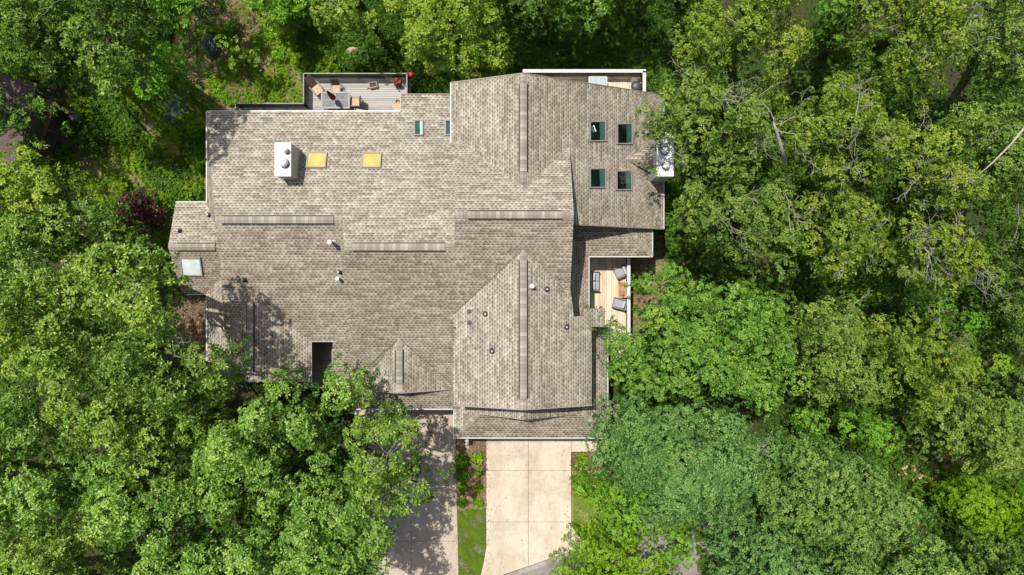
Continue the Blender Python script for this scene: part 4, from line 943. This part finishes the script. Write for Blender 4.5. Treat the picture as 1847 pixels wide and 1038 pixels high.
# ---- undergrowth, one mass nobody could count
rng = np.random.default_rng(77)
def scatter(pix, n, zmax=.35, thr=0.0, freq=.9, seed=0):
    poly = [tuple(gpx(x, y)[:2]) for x, y in pix]; xs = [p[0] for p in poly]; ys = [p[1] for p in poly]
    x = rng.uniform(min(xs), max(xs), n*2); y = rng.uniform(min(ys), max(ys), n*2); k = inside(poly, x, y)
    f = np.sin(x*freq+seed)*np.sin(y*freq*1.1+seed*2)+.5*np.sin(x*2.3*freq+y*1.9*freq+seed)
    k &= f > thr+rng.normal(0, .35, len(x)); x, y, f = x[k], y[k], f[k]
    t_ = np.clip((2.0-y)/9.0, 0, 1); z = GF*t_*t_*(3-2*t_)+0.03+rng.uniform(0.02, zmax, len(x))*(0.5+0.5*np.clip(f, 0, 1))
    return x, y, z, f
def mass(name, label, cat, regs, mat, nl, ll, lw, tilt, tint0):
    X, Y, Z, Fv = [np.concatenate(c) for c in zip(*regs)]
    pos = np.stack([X, Y, Z], 1); nor = np.array([0, 0, 1.0])+rng.normal(0, .3, pos.shape)
    me = leaf_mesh(name, pos, nor, np.clip(tint0+.18*Fv, 0, 1), nl, ll, lw, tilt, 0.02)
    o = link(name, me, mat); tag(o, label, cat, kind='stuff'); return o
mass('undergrowth', 'dark green leafy undergrowth covering the ground behind the house', 'undergrowth',
     [scatter([(540, -40), (1290, -40), (1290, 200), (1180, 240), (1160, 230), (740, 220), (735, 190), (560, 190), (540, 120)], 26000, .6, -1.0, .8, 1),
      scatter([(1195, 130), (1960, 0), (1960, 1200), (1280, 1200), (1250, 960), (1100, 960), (1110, 640), (1200, 560)], 26000, .8, -.7, .5, 3),
      scatter([(90, 190), (180, 150), (290, 120), (380, 200), (375, 420), (280, 450), (180, 430), (110, 300)], 6000, .45, .15, .8, 7),
      scatter([(-100, -60), (330, -60), (300, 150), (150, 170), (60, 130), (-100, 130)], 9000, .6, -.8, .6, 4),
      scatter([(-100, 420), (330, 450), (360, 640), (600, 700), (640, 900), (640, 1200), (-100, 1200)], 12000, .6, -.2, .5, 6)], UNDER, 6, .16, .05, .5, .42)
mass('lawn_weeds', 'sunlit yellow green grass and weeds on the patchy lawn', 'grass',
     [scatter([(330, 20), (470, -20), (640, -20), (660, 120), (560, 215), (390, 440), (280, 450), (180, 430), (110, 300), (90, 190), (180, 150), (290, 120)], 16000, .15, .0, 1.1, 2)], SHRUB, 7, .09, .014, .7, .38)
mass('garden_weeds', 'fresh green leafy weeds growing in patches over the back garden', 'weeds',
     [scatter([(90, 190), (180, 150), (290, 120), (380, 200), (375, 420), (280, 450), (180, 430), (110, 300)], 6000, .35, .2, 1.3, 12), scatter([(350, 60), (560, 20), (640, 0), (640, 120), (540, 190), (390, 190)], 5000, .4, .1, 1.6, 8)], SHRUB, 6, .12, .04, .5, .40)
mass('grass_strip_blades', 'short mown grass on the strip between the driveways', 'grass',
     [scatter([(825, 918), (876, 918), (876, 985), (872, 1012), (865, 1045), (828, 1060)], 7000, .05, -.1, 3.1, 2), scatter([(1032, 850), (1100, 850), (1100, 960), (1062, 976), (1045, 964), (1034, 950)], 3000, .06, -.3, 1.9, 5)], OLIVE, 6, .06, .008, .8, .35)
rng = np.random.default_rng(78)
LL = mat_leaf('dry_leaf', (0.12, 0.08, 0.05), (0.27, 0.19, 0.12), (0.50, 0.40, 0.27), 0.04, 0.15)
mass('fallen_leaves', 'brown fallen leaves and wood chips strewn on the beds and clearings', 'leaf litter',
     [scatter([(85, 175), (160, 205), (172, 275), (135, 335), (60, 315)], 5000, .04, -1), scatter([(330, 0), (440, -10), (480, 60), (440, 100), (390, 150), (345, 150)], 2500, .04, -1),
      scatter([(1140, 440), (1250, 440), (1245, 500), (1140, 620)], 2500, .04, -1), scatter([(824, 780), (876, 780), (876, 916), (825, 916)], 2600, .05, -1.5),
      scatter([(390, 130), (540, 130), (420, 230), (390, 230)], 1200, .05, -.3), scatter([(320, 535), (375, 535), (375, 700), (320, 700)], 1500, .04, -1)], LL, 2, .11, .038, .2, .5)
# leaves blown onto the drives
m = MB(); q = random.Random(8)
for k in range(420):
    x = q.choice((q.gauss(826, 5), q.gauss(1028, 6), q.uniform(745, 822), q.uniform(880, 1030), q.gauss(880, 4))); y = q.uniform(795, 1030)
    if 830 < x < 876 or y > 1000 and x > 950 or x > 1031: continue
    p = P(x, y, GF+.066); a_ = q.uniform(0, 6.28); s_ = q.uniform(.03, .06); ca, sa = math.cos(a_)*s_, math.sin(a_)*s_
    m.bm.faces.new([m.bm.verts.new(p+v) for v in (Vector((ca, sa, 0)), Vector((-sa*.4, ca*.4, .008)), Vector((-ca, -sa, 0)), Vector((sa*.4, -ca*.4, .008)))])
o = m.build('fallen_leaves', mat_plain('tan_dry_leaf', (0.20, 0.13, 0.07), .8, .5, 60)); tag(o, 'scattered dry leaves on the two concrete drives', 'leaf litter', kind='stuff')
# leaves caught on the roof
m = MB(); q = random.Random(3)
for (x, y, pl, n, s) in [(370, 527, pBw, 26, 5), (1056, 462, pSt, 7, 3), (512, 572, pL1, 12, 5), (1058, 500, pSt, 8, 6), (440, 600, pBw, 30, 22), (500, 590, pBe, 26, 26), (350, 485, pWs, 18, 16), (700, 725, pF, 26, 30), (1185, 345, pRe, 8, 8), (1165, 452, pJ, 5, 8), (690, 690, pDw, 10, 14)]:
    for k in range(n):
        p = on(pl, x+q.gauss(0, s), y+q.gauss(0, s*.6)); m.box(p+Vector((0, 0, .02)), (.07, .05, .008), rz=q.uniform(0, 3))
o = m.build('fallen_leaves', mat_plain('orange_dry_leaf', (0.26, 0.13, 0.06), .8, .3, 30)); tag(o, 'small drifts of orange dry leaves caught on the roof', 'leaf litter', kind='stuff')

# ------------------------------------------------------------------ decks
def frame_of(pts): return [Vector(p) for p in pts]
def deck(label, floor_pix, zf, mat, rails, rail_mat, post_mat, pick_mat, railw=.09, h=1.0, pstep=.13, cat='deck', posts_step=1.6, legs=True):
    fl = [P(x, y, zf) for x, y in floor_pix]; c = sum(fl, Vector())/len(fl)
    root = empty('deck', (c.x, c.y, 0), label, cat)
    m = MB(); m.prism(fl, [v-Vector((0, 0, .18)) for v in fl]); o = m.build('floor', mat, root)
    bm = bmesh.new(); bm.from_mesh(o.data); bmesh.ops.recalc_face_normals(bm, faces=bm.faces); bm.to_mesh(o.data); bm.free()
    if legs:
        for v in fl[:4]:
            m = MB(); d = (c-v); d.z = 0; d = d.normalized()*.3; m.box((v.x+d.x, v.y+d.y, zf/2-.09), (.14, .14, zf-.18)); m.build('support_post', post_mat, root)
    for line in rails:
        w = [P(x, y, zf+h) for x, y in line]
        m = MB()
        for a, b in zip(w, w[1:]): m.bar(a, b+(b-a).normalized()*railw/2, railw, .05)
        m.build('top_rail', rail_mat, root)
        mb_ = MB(); 
        for a, b in zip(w, w[1:]):
            lo = Vector((0, 0, -h+.12)); hi = Vector((0, 0, -.03)); n = max(1, int((b-a).length/pstep))
            mb_.bar(a+lo, b+lo, .05, .05); mb_.bar(a+hi*3, b+hi*3, .04, .05)
            for k in range(1, n): p = a.lerp(b, k/n); mb_.bar(p+lo, p+hi, .058)
            n2 = max(1, round((b-a).length/posts_step))
            for k in range(n2+1):
                p = a.lerp(b, k/n2); mp = MB(); mp.bar(p+Vector((0, 0, -h+.02)), p+hi, .075); mp.build('railing_post', post_mat, root)
        mb_.build('balusters', pick_mat, root)
    return root
deck('grey board deck with black railing behind the left rear roof', [(556, 142), (740, 142), (740, 235), (425, 235), (425, 195), (556, 195)], 2.5, GDECK,
     [[(425, 203), (425, 187), (547.5, 187), (547.5, 133), (734, 133), (734, 172)]], WGREY, BRONZE, BRONZE, railw=.065)
deck('pale cedar deck inside the notch of the east roof', [(1050, 440), (1129, 440), (1129, 640), (1050, 640)], 2.6, TDECK,
     [[(1134, 455), (1134, 640)]], WHITE, WHITE, DARKM, railw=.2, pstep=.15)
deck('narrow cedar deck with white rail behind the right rear gable', [(944, 138), (1158, 138), (1158, 240), (944, 240)], 2.6, TDECK,
     [[(943, 128.5), (1162, 128.5), (1162, 200)]], WHITE, BRONZE, BRONZE, railw=.2, pstep=.13, posts_step=1.75)
m = MB(); a = P(1064.5, 466, 4.3); b = P(1064.5, 557, 4.3); m.bar(a, b, .13, .1); o = m.build('wall_cap', mat_plain('slate_grey_flashing', (.20, .22, .24), .5, .1, 5), house)

# ------------------------------------------------------------------ furniture
CUSH = mat_plain('grey_cushion_cloth', (0.33, 0.34, 0.36), 0.95, 0.1, 14, bump=.3)
CUSHL = mat_plain('light_grey_cushion_cloth', (0.45, 0.46, 0.48), 0.95, 0.1, 14, bump=.3)
WICK = mat_plain('grey_wicker', (0.28, 0.27, 0.26), 0.8, 0.3, 50, bump=.5)
TAN = mat_plain('tan_sling_cloth', (0.50, 0.38, 0.25), 0.9, 0.1, 14)
BRN = mat_plain('brown_sling_cloth', (0.085, 0.055, 0.042), 0.85, 0.15, 14)
def place(root, x, y, z, rz): root.location = (x, y, z); root.rotation_euler = (0, 0, rz)
def lobj(mb, name, mat, root):
    me = bpy.data.meshes.new(name); mb.bm.normal_update(); mb.bm.to_mesh(me); mb.bm.free(); me.materials.append(mat)
    o = bpy.data.objects.new(name, me); COL.objects.link(o); o.parent = root; return o
def lounge(label, px, py, zf, rz, W=.78, Dp=.78, seats=1, group=None, nm='armchair', cat='armchair'):
    """faces local +Y"""
    c = P(px, py, zf+.5); root = empty(nm, (c.x, c.y, zf), label, cat, group); root.rotation_euler = (0, 0, rz)
    m = MB(); m.box((0, 0, .2), (W, Dp, .1), bev=.02); 
    lobj(m, 'frame', WICK, root)
    m = MB(); m.box((0, -Dp/2+.05, .5), (W, .07, .52), rx=-.08, bev=.03); lobj(m, 'backrest', WICK, root)
    for s in (-1, 1):
        m = MB(); m.box((s*(W/2-.035), .02, .42), (.06, Dp-.06, .32), bev=.028); lobj(m, 'armrest', WICK, root)
        for t in (-1, 1): m = MB(); m.cyl((s*(W/2-.06), t*(Dp/2-.06), 0), (s*(W/2-.06), t*(Dp/2-.06), .2), .022, n=8); lobj(m, 'leg', DARKM, root)
    w = (W-.14)/seats
    for k in range(seats):
        x = -W/2+.07+w*(k+.5)
        m = MB(); m.box((x, .07, .34), (w-.015, Dp-.22, .16), bev=.05); lobj(m, 'seat_cushion', CUSH, root)
        m = MB(); m.box((x, -Dp/2+.19, .58), (w-.04, .17, .40), rx=-.22, rz=.06*(1 if k else -1), bev=.07); lobj(m, 'back_cushion', CUSHL, root)
    return root
lounge('grey two-seat cushion sofa against the west side of the cedar deck', 1073.5, 507.5, 2.6, R(-90), W=1.22, Dp=.62, seats=2, nm='loveseat', cat='sofa')
lounge('grey cushioned armchair turned at an angle at the north end of the cedar deck', 1121, 490, 2.6, R(115), W=.72, Dp=.80, group='grey armchairs on the cedar deck')
lounge('grey cushioned armchair below the wooden table on the cedar deck', 1118.5, 548.5, 2.6, R(75), W=.68, Dp=.82, group='grey armchairs on the cedar deck')
c = P(1122.7, 522.5, 3.05); root = empty('coffee_table', (c.x, c.y, 2.6), 'low orange brown wooden table with a round burner in its middle', 'table')
WOODO = mat_plain('orange_stained_wood', (0.36, 0.13, 0.04), .5, .3, 5); WOODT = mat_plain('tan_wood_edge', (.52, .34, .2), .6, .15, 5)
m = MB(); m.box((0, 0, .42), (.40, .86, .03)); lobj(m, 'tabletop', WOODO, root)
m = MB()
for s in (-1, 1): m.box((s*.235, 0, .42), (.07, 1.0, .05)); m.box((0, s*.465, .42), (.40, .07, .05))
lobj(m, 'table_rim', WOODT, root)
for s in (-1, 1):
    for t in (-1, 1): m = MB(); m.box((s*.2, t*.42, .2), (.05, .05, .39)); lobj(m, 'leg', WOODT, root)
m = MB(); m.cyl((.03, .02, .44), (.03, .02, .5), .16, .16, 28); lobj(m, 'burner_lid', mat_plain('grey_tan_stone_lid', (.33, .27, .2), .7, .1, 9), root)
# lanterns clipped to the white rail
for k, y in enumerate((521, 558)):
    c = P(1131, y, 3.5); m = MB(); m.box(c, (.12, .07, .1), bev=.01); o = m.build('rail_hook', GALV); tag(o, ['small grey hook on the white rail beside the wooden table', 'small grey hook on the white rail beside the lower armchair'][k], 'hook', 'hooks on the white rail')

# dining set on the grey deck
zf = 2.5
c = P(605, 181, zf+.74); root = empty('patio_table', (c.x, c.y, zf), 'grey rectangular patio table with glazed panels under the closed red parasol', 'table')
wx = 52/F*(H-zf-.74); wy = 30.5/F*(H-zf-.74)
m = MB()
for s in (-1, 1): m.box((0, s*(wy/2-.05), .74), (wx, .1, .04), bev=.01); m.box((s*(wx/2-.05), 0, .74), (.1, wy-.2, .04), bev=.01)
m.box((0, 0, .745), (.05, wy-.2, .03)); m.box((0, .0, .7455), (wx-.2, .05, .03))
lobj(m, 'table_frame', mat_plain('brushed_grey_aluminium', (.30, .30, .30), .6, .1, 9), root)
m = MB(); m.box((0, 0, .735), (wx-.19, wy-.19, .012)); lobj(m, 'tabletop', mat_plain('frosted_grey_glass', (.20, .21, .22), .7, .2, 3, spec=.2), root)
for s in (-1, 1):
    for t in (-1, 1): m = MB(); m.box((s*(wx/2-.1), t*(wy/2-.1), .36), (.05, .05, .72)); lobj(m, 'leg', DARKM, root)
root = empty('parasol', (c.x, c.y, zf), 'closed dark red parasol standing through the patio table', 'parasol')
m = MB(); m.cyl((0, 0, .02), (0, 0, 2.75), .022, n=10); lobj(m, 'pole', DARKM, root)
m = MB(); m.cyl((0, 0, 0), (0, 0, .08), .25, .22, 20); lobj(m, 'base', DARKM, root)
REDC = mat_plain('dark_red_canvas', (.26, .022, .018), .85, .25, 9)
m = MB(); nb = 16; rings = []
for z, r_ in ((1.15, .13), (1.25, .19), (1.7, .15), (2.2, .10), (2.6, .05), (2.7, .015)):
    rings.append([m.bm.verts.new((math.cos(6.283*k/nb)*r_*(1 if k % 2 else .62), math.sin(6.283*k/nb)*r_*(1 if k % 2 else .62), z)) for k in range(nb)])
for a_, b_ in zip(rings, rings[1:]):
    for k in range(nb): m.bm.faces.new((a_[k], a_[(k+1) % nb], b_[(k+1) % nb], b_[k]))
lobj(m, 'canopy', REDC, root)
def patio_chair(label, px, py, rz, recl=False):
    c = P(px, py, zf+.45); root = empty('patio_chair', (c.x, c.y, zf), label, 'chair', 'sling chairs on the grey deck'); root.rotation_euler = (0, 0, rz)
    W = .58; FR = mat_frame
    m = MB(); m.box((0, .05, .43), (W-.08, .56 if not recl else .62, .05), bev=.015); lobj(m, 'seat', TAN, root)
    m = MB(); m.box((0, -.36 if not recl else -.46, .72), (W-.08, .05, .62 if not recl else .78), rx=.30 if not recl else .75, bev=.015); lobj(m, 'backrest', BRN, root)
    for s in (-1, 1):
        m = MB(); m.box((s*W/2, 0, .62), (.055, .58, .035), bev=.01); lobj(m, 'armrest', FR, root)
        m = MB(); m.bar((s*W/2, .27, 0), (s*W/2, .27, .61), .035); lobj(m, 'leg', FR, root)
        m = MB(); m.bar((s*W/2, -.30, 0), (s*W/2, -.26, .61), .035); lobj(m, 'leg', FR, root)
    m = MB(); m.bar((-W/2, .27, .4), (W/2, .27, .4), .03); m.bar((-W/2, -.24, .4), (W/2, -.24, .4), .03); lobj(m, 'seat_frame', FR, root)
mat_frame = mat_plain('taupe_chair_frame', (.20, .17, .145), .5, .1, 9)
patio_chair('reclined brown and tan lounge chair in the railing corner of the grey deck', 571, 160, R(220), True)
patio_chair('brown backed chair on the railing side of the patio table', 606, 161, R(180))
patio_chair('tan chair at the right end of the patio table', 641, 184, R(90))
patio_chair('dark chair tucked between the patio table and the roof edge', 600, 203, R(0))
patio_chair('dark chair at the roof edge right of the patio table', 648, 207, R(-10))
c = P(717, 194, zf+.4); m = MB(); m.box((c.x, c.y, zf+.45), (.55, .5, .06), rz=R(35), bev=.02)
for s, t in ((-1, -1), (-1, 1), (1, -1), (1, 1)): m.cyl((c.x+s*.16, c.y+t*.16, zf), (c.x+s*.16, c.y+t*.16, zf+.44), .02, n=8)
o = m.build('side_table', TAN); tag(o, 'tan side table with square top half hidden by the roof edge', 'table')
# planter tray
c = P(673, 153.5, zf+.25); root = empty('planter', (c.x, c.y, zf), 'small pale rimmed trough of brown soil on the grey deck', 'planter'); root.rotation_euler = (0, 0, R(12))
m = MB()
for s in (-1, 1): m.box((0, s*.15, .14), (.5, .04, .28), bev=.01); m.box((s*.23, 0, .14), (.04, .26, .28), bev=.01)
lobj(m, 'trough', mat_plain('pale_grey_clay', (.42, .38, .32), .8, .1, 9), root)
m = MB(); m.box((0, 0, .1), (.42, .26, .16)); lobj(m, 'soil', mat_plain('reddish_soil', (.13, .065, .05), .9, .5, 40), root)
m = MB(); m.bar((-.25, 0, .2), (-.5, -.03, .22), .06, .03); lobj(m, 'handle', mat_plain('grey_wood_handle', (.35, .32, .28), .8, .1, 9), root)
# flower pots
PETAL = mat_plain('scarlet_petals', (.55, .03, .015), .6, .3, 20); PINKP = mat_plain('crimson_petals', (.52, .015, .07), .6, .3, 20); ORP = mat_plain('orange_petals', (.62, .17, .05), .6, .3, 20)
def potted(label, px, py, z0, petal, spots, s=1):
    global rng
    c = P(px, py, z0+.5); root = empty('potted_flowers', (c.x, c.y, z0), label, 'potted plant')
    m = MB(); m.cyl((0, 0, 0), (0, 0, .3*s), .15*s, .2*s, 18); lobj(m, 'pot', mat_plain('dark_pot', (.05, .03, .025), .6, .2, 9), root)
    rng = np.random.default_rng(int(px)); pos, nor, t = bough_cloud(np.array([0.]), np.array([0.]), np.array([.4*s]), np.array([.26*s]), 110, .9, .3)
    me = leaf_mesh('leaves', pos, nor, t, 6, .06, .022, .5, .01); o = bpy.data.objects.new('leaves', me); me.materials.append(UNDER); COL.objects.link(o); o.parent = root
    q = random.Random(int(py))
    for (dx, dy, r_) in spots:
        m = MB()
        for k in range(9): m.ball((dx+q.gauss(0, r_*.5), dy+q.gauss(0, r_*.5), .66*s+q.gauss(0, .02)), r_*.5, 1, .2, rng=q)
        lobj(m, 'flower_head', petal, root)
potted('pot of scarlet geraniums by the railing of the grey deck', 716, 149, zf, PETAL, [(-.17, .0, .08), (.0, .13, .09), (.15, -.03, .10), (.02, -.1, .05)], 1)
potted('small pot of orange flowers at the roof edge of the grey deck', 718, 183, zf, ORP, [(0, .05, .06), (.03, -.12, .05)], .7)
c = P(741, 134.5, 3.8); root = empty('hanging_feeder', (c.x, c.y, 2.5), 'crimson round feeder on a pole outside the deck railing', 'bird feeder')
m = MB(); m.cyl((0, -.02, -2.4), (0, -.02, 1.3), .015, n=8); lobj(m, 'pole', BRONZE, root)
m = MB(); m.ball((0, 0, 1.35), .14, 2, .06, (1, 1, .6)); m.cyl((0, 0, 1.25), (0, 0, 1.32), .16, .12, 20); lobj(m, 'feeder_bowl', PINKP, root)
# rear right deck
c = P(1078.5, 147, zf+.85); root = empty('glass_table', (c.x, c.y, 2.6), 'rectangular glass topped table with white frame on the rear deck', 'table')
m = MB(); 
for s in (-1, 1): m.box((0, s*.27, .74), (1.12, .05, .04)); m.box((s*.54, 0, .74), (.05, .5, .04))
m.box((.05, 0, .74), (.03, .5, .03)); lobj(m, 'table_frame', WHITE, root)
m = MB(); m.box((0, 0, .745), (1.05, .52, .012)); lobj(m, 'tabletop', mat_plain('painted_sky_glass', (.38, .46, .52), .6, .1, 2, spec=.3), root)  # sky reflection put into the flat colour of the tabletop
for s in (-1, 1):
    for t in (-1, 1): m = MB(); m.box((s*.5, t*.23, .36), (.04, .04, .72)); lobj(m, 'leg', WHITE, root)
c = P(1147, 157, 3.2); root = empty('kettle_grill', (c.x, c.y, 2.6), 'round dark grey grill with lid beside the white rail', 'grill')
m = MB(); m.ball((0, 0, .72), .33, 3, 0, (1, 1, .55)); lobj(m, 'lid', DARKM, root)
m = MB(); m.cyl((0, 0, .5), (0, 0, .72), .2, .33, 24); lobj(m, 'bowl', DARKM, root)
m = MB(); m.box((0, 0, .93), (.12, .03, .04), bev=.01); lobj(m, 'handle', GALV, root)
m = MB(); m.cyl((-.12, .34, .62), (-.12, .34, .66), .22, n=20); lobj(m, 'side_shelf', mat_plain('brown_grey_shelf', (.14, .12, .11), .6, .1, 9), root)
for a_ in (0, 2.09, 4.19): m = MB(); m.bar((.15*math.cos(a_), .15*math.sin(a_), .55), (.28*math.cos(a_), .28*math.sin(a_), 0), .025); lobj(m, 'leg', DARKM, root)

# ------------------------------------------------------------------ small things on the ground
c = P(634.5, 91.5, .5); m = MB(); m.ball((c.x, c.y, .2), .42, 3, .03, (1.05, .8, .9)); o = m.build('boulder', mat_plain('sandstone', (.42, .31, .19), .9, .2, 4, bump=.6)); tag(o, 'tan boulder in the undergrowth behind the grey deck', 'rock')
c = P(844, 139, 2.0); m = MB(); m.box((c.x, c.y, 1.0), (.30, .42, 2.0)); m.box((c.x, c.y, 2.03), (.34, .46, .06), bev=.01); o = m.build('stone_pier', mat_plain('grey_stone', (.25, .24, .22), .9, .4, 12, bump=.6)); tag(o, 'short grey stone pier left of the rear gable', 'pier')
m = MB(); m.ball(P(1039, 841.5, GF+.1), .12, 2, .1, (1, 1, .6)); o = m.build('garden_stone', WHITE); tag(o, 'round white stone in the small red brown bed', 'stone')
a = P(1079, 970, GF+.12); b = P(1086, 982, GF+.12); m = MB(); m.bar(a, b, .2, .14); o = m.build('marker_stone', WHITE); tag(o, 'white block lying at the kerb below the lime shrub', 'stone')
m = MB(); c = P(842.5, 801, GF+.1); m.box((c.x, c.y, GF+.09), (.2, .55, .06)); o = m.build('splash_block', mat_plain('pale_concrete', (.55, .5, .44), .9, .1, 9)); tag(o, 'pale concrete splash block at the house end of the mulch bed', 'splash block')
q = random.Random(9)
m = MB(); pts = [P(448+13+13*math.cos(t), 127-11*math.sin(t), .15+.1*math.sin(t*3)) for t in [k*.45-2.9 for k in range(11)]]; m.tube(pts, [.05+.01*q.random() for _ in pts], 7); o = m.build('curved_log', BARK); tag(o, 'dark bent log curling under the small orchard tree', 'log')
m = MB(); m.tube([P(338, 134, 1.3), P(347, 142, 1.1), P(350, 155, .8), P(343, 168, .3)], [.05, .06, .06, .07], 8); o = m.build('curved_log', mat_plain('peeled_wood', (.38, .29, .19), .8, .2, 8)); tag(o, 'pale bent branch beside the larger spiky grass clump', 'log')
# ------------------------------------------------------------------ the neighbour's house at the left edge
nb_ = empty('neighbouring_house', (P(10, 200).x, P(10, 200).y, 0), 'dark brown shingled house corner at the left edge, mostly under trees', 'house')
DBR = mat_plain('dark_brown_shingle', (.125, .085, .068), .9, .35, 7)
rf = [P(-60, 118, 3.3), P(5, 134, 3.3), P(66, 151, 3.3), P(56, 205, 3.6), P(30, 300, 3.8), P(-60, 300, 3.8)]
m = MB(); m.prism(rf[::-1], [v-Vector((0, 0, .2)) for v in rf[::-1]]); m.build('roof', DBR, nb_)
fp = poly_inset(rf, .5); m = MB(); m.prism([Vector((x, y, 3.05)) for x, y in fp][::-1], [Vector((x, y, -.1)) for x, y in fp][::-1]); m.build('wall', BTRIM, nb_)
CED = mat_plain('red_cedar_rail', (.17, .085, .06), .8, .2, 6)
dk = [P(60, 168, 1.4), P(98, 187, 1.4), P(69, 285, 1.4), P(20, 285, 1.4)]
root = empty('deck', (dk[0].x, dk[0].y, 0), 'dark deck with red cedar rail beside the neighbouring house', 'deck')
m = MB(); m.prism(dk[::-1], [v-Vector((0, 0, .18)) for v in dk[::-1]]); m.build('floor', mat_boards('dark_deck_boards', (.09, .08, .075), (.05, .045, .04), 'Y'), root)
m = MB(); m.bar(P(97, 183, 2.4), P(66, 284, 2.4), .26, .06); m.build('top_rail', CED, root)
m = MB(); m.bar(P(60, 166, 2.4), P(97, 183, 2.4), .1, .06); m.build('top_rail', BRONZE, root)
for (x, y) in ((97, 183), (82, 233), (66, 284), (60, 166)):
    a = P(x, y, 2.4); m = MB(); m.bar((a.x, a.y, 0), (a.x, a.y, 2.37), .12); m.build('railing_post', CED, root)
m = MB()
for k in range(1, 30):
    p = P(97, 183, 2.4).lerp(P(66, 284, 2.4), k/30); m.bar((p.x, p.y, 1.42), (p.x, p.y, 2.35), .035)
m.build('balusters', BRONZE, root)
m = MB(); pts = [P(100, 186, 1.2), P(118, 196, 1.2), P(135, 208, 1.1), P(141, 215, 1.0)]
for a, b in zip(pts, pts[1:]): m.bar(a, b, .16, 1.6)
o = m.build('garden_wall', BTRIM); tag(o, 'dark brown garden wall running from the cedar rail into the bushes', 'wall')
sheet('path', [(78, 282), (112, 296), (112, 350), (100, 380), (60, 380), (70, 330)], 0.012, mat_ground('brown_brick_path', [(.10, .05, .035), (.14, .075, .05), (.17, .10, .07)], 1, 6, 22))
m = MB(); c = P(117, 364, .8); m.box((c.x, c.y, .42), (.5, .5, .05), rz=.3, bev=.02); m.box((c.x+.12, c.y+.22, .75), (.5, .05, .6), rz=.3, bev=.02)
for s, t in ((-1, -1), (-1, 1), (1, -1), (1, 1)): m.cyl((c.x+s*.2, c.y+t*.2, 0), (c.x+s*.2, c.y+t*.2, .42), .02, n=8)
o = m.build('garden_chair', GALV); tag(o, 'pale grey garden chair in the shade left of the dark red maple', 'chair')

# ------------------------------------------------------------------ light, sky, camera
kx, ky = 0.24, 0.275                    # horizontal travel of a shadow per metre of height: right, and down the picture
sun = bpy.data.lights.new('sun', 'SUN'); sun.energy = 4.9; sun.angle = R(0.53); sun.color = (1, 0.955, 0.88)
so = bpy.data.objects.new('sun', sun); COL.objects.link(so)
d = Vector((kx, -ky, -1)).normalized(); so.rotation_euler = d.to_track_quat('-Z', 'Y').to_euler(); so.location = (-20, 20, 60)
w = bpy.data.worlds.new('World'); scn.world = w; w.use_nodes = True; nt = w.node_tree; bg = nt.nodes['Background']
sky = nt.nodes.new('ShaderNodeTexSky'); sky.sky_type = 'NISHITA'; sky.sun_disc = False; sky.dust_density = 3.0; sky.ozone_density = 0.4
sky.sun_elevation = math.atan(1/math.hypot(kx, ky)); sky.sun_rotation = math.atan2(-kx, ky)
nt.links.new(sky.outputs[0], bg.inputs[0]); bg.inputs[1].default_value = 0.11
cam = bpy.data.cameras.new('camera'); co = bpy.data.objects.new('camera', cam); COL.objects.link(co)
cam.sensor_width = 36; cam.lens = F/1847*36; co.location = (0, 0, H); cam.clip_end = 1500; scn.camera = co
scn.view_settings.view_transform = 'Standard'; scn.view_settings.look = 'None'; scn.view_settings.exposure = 0
scn.cycles.max_bounces = 6; scn.cycles.diffuse_bounces = 3; scn.cycles.transmission_bounces = 4; scn.cycles.transparent_max_bounces = 6
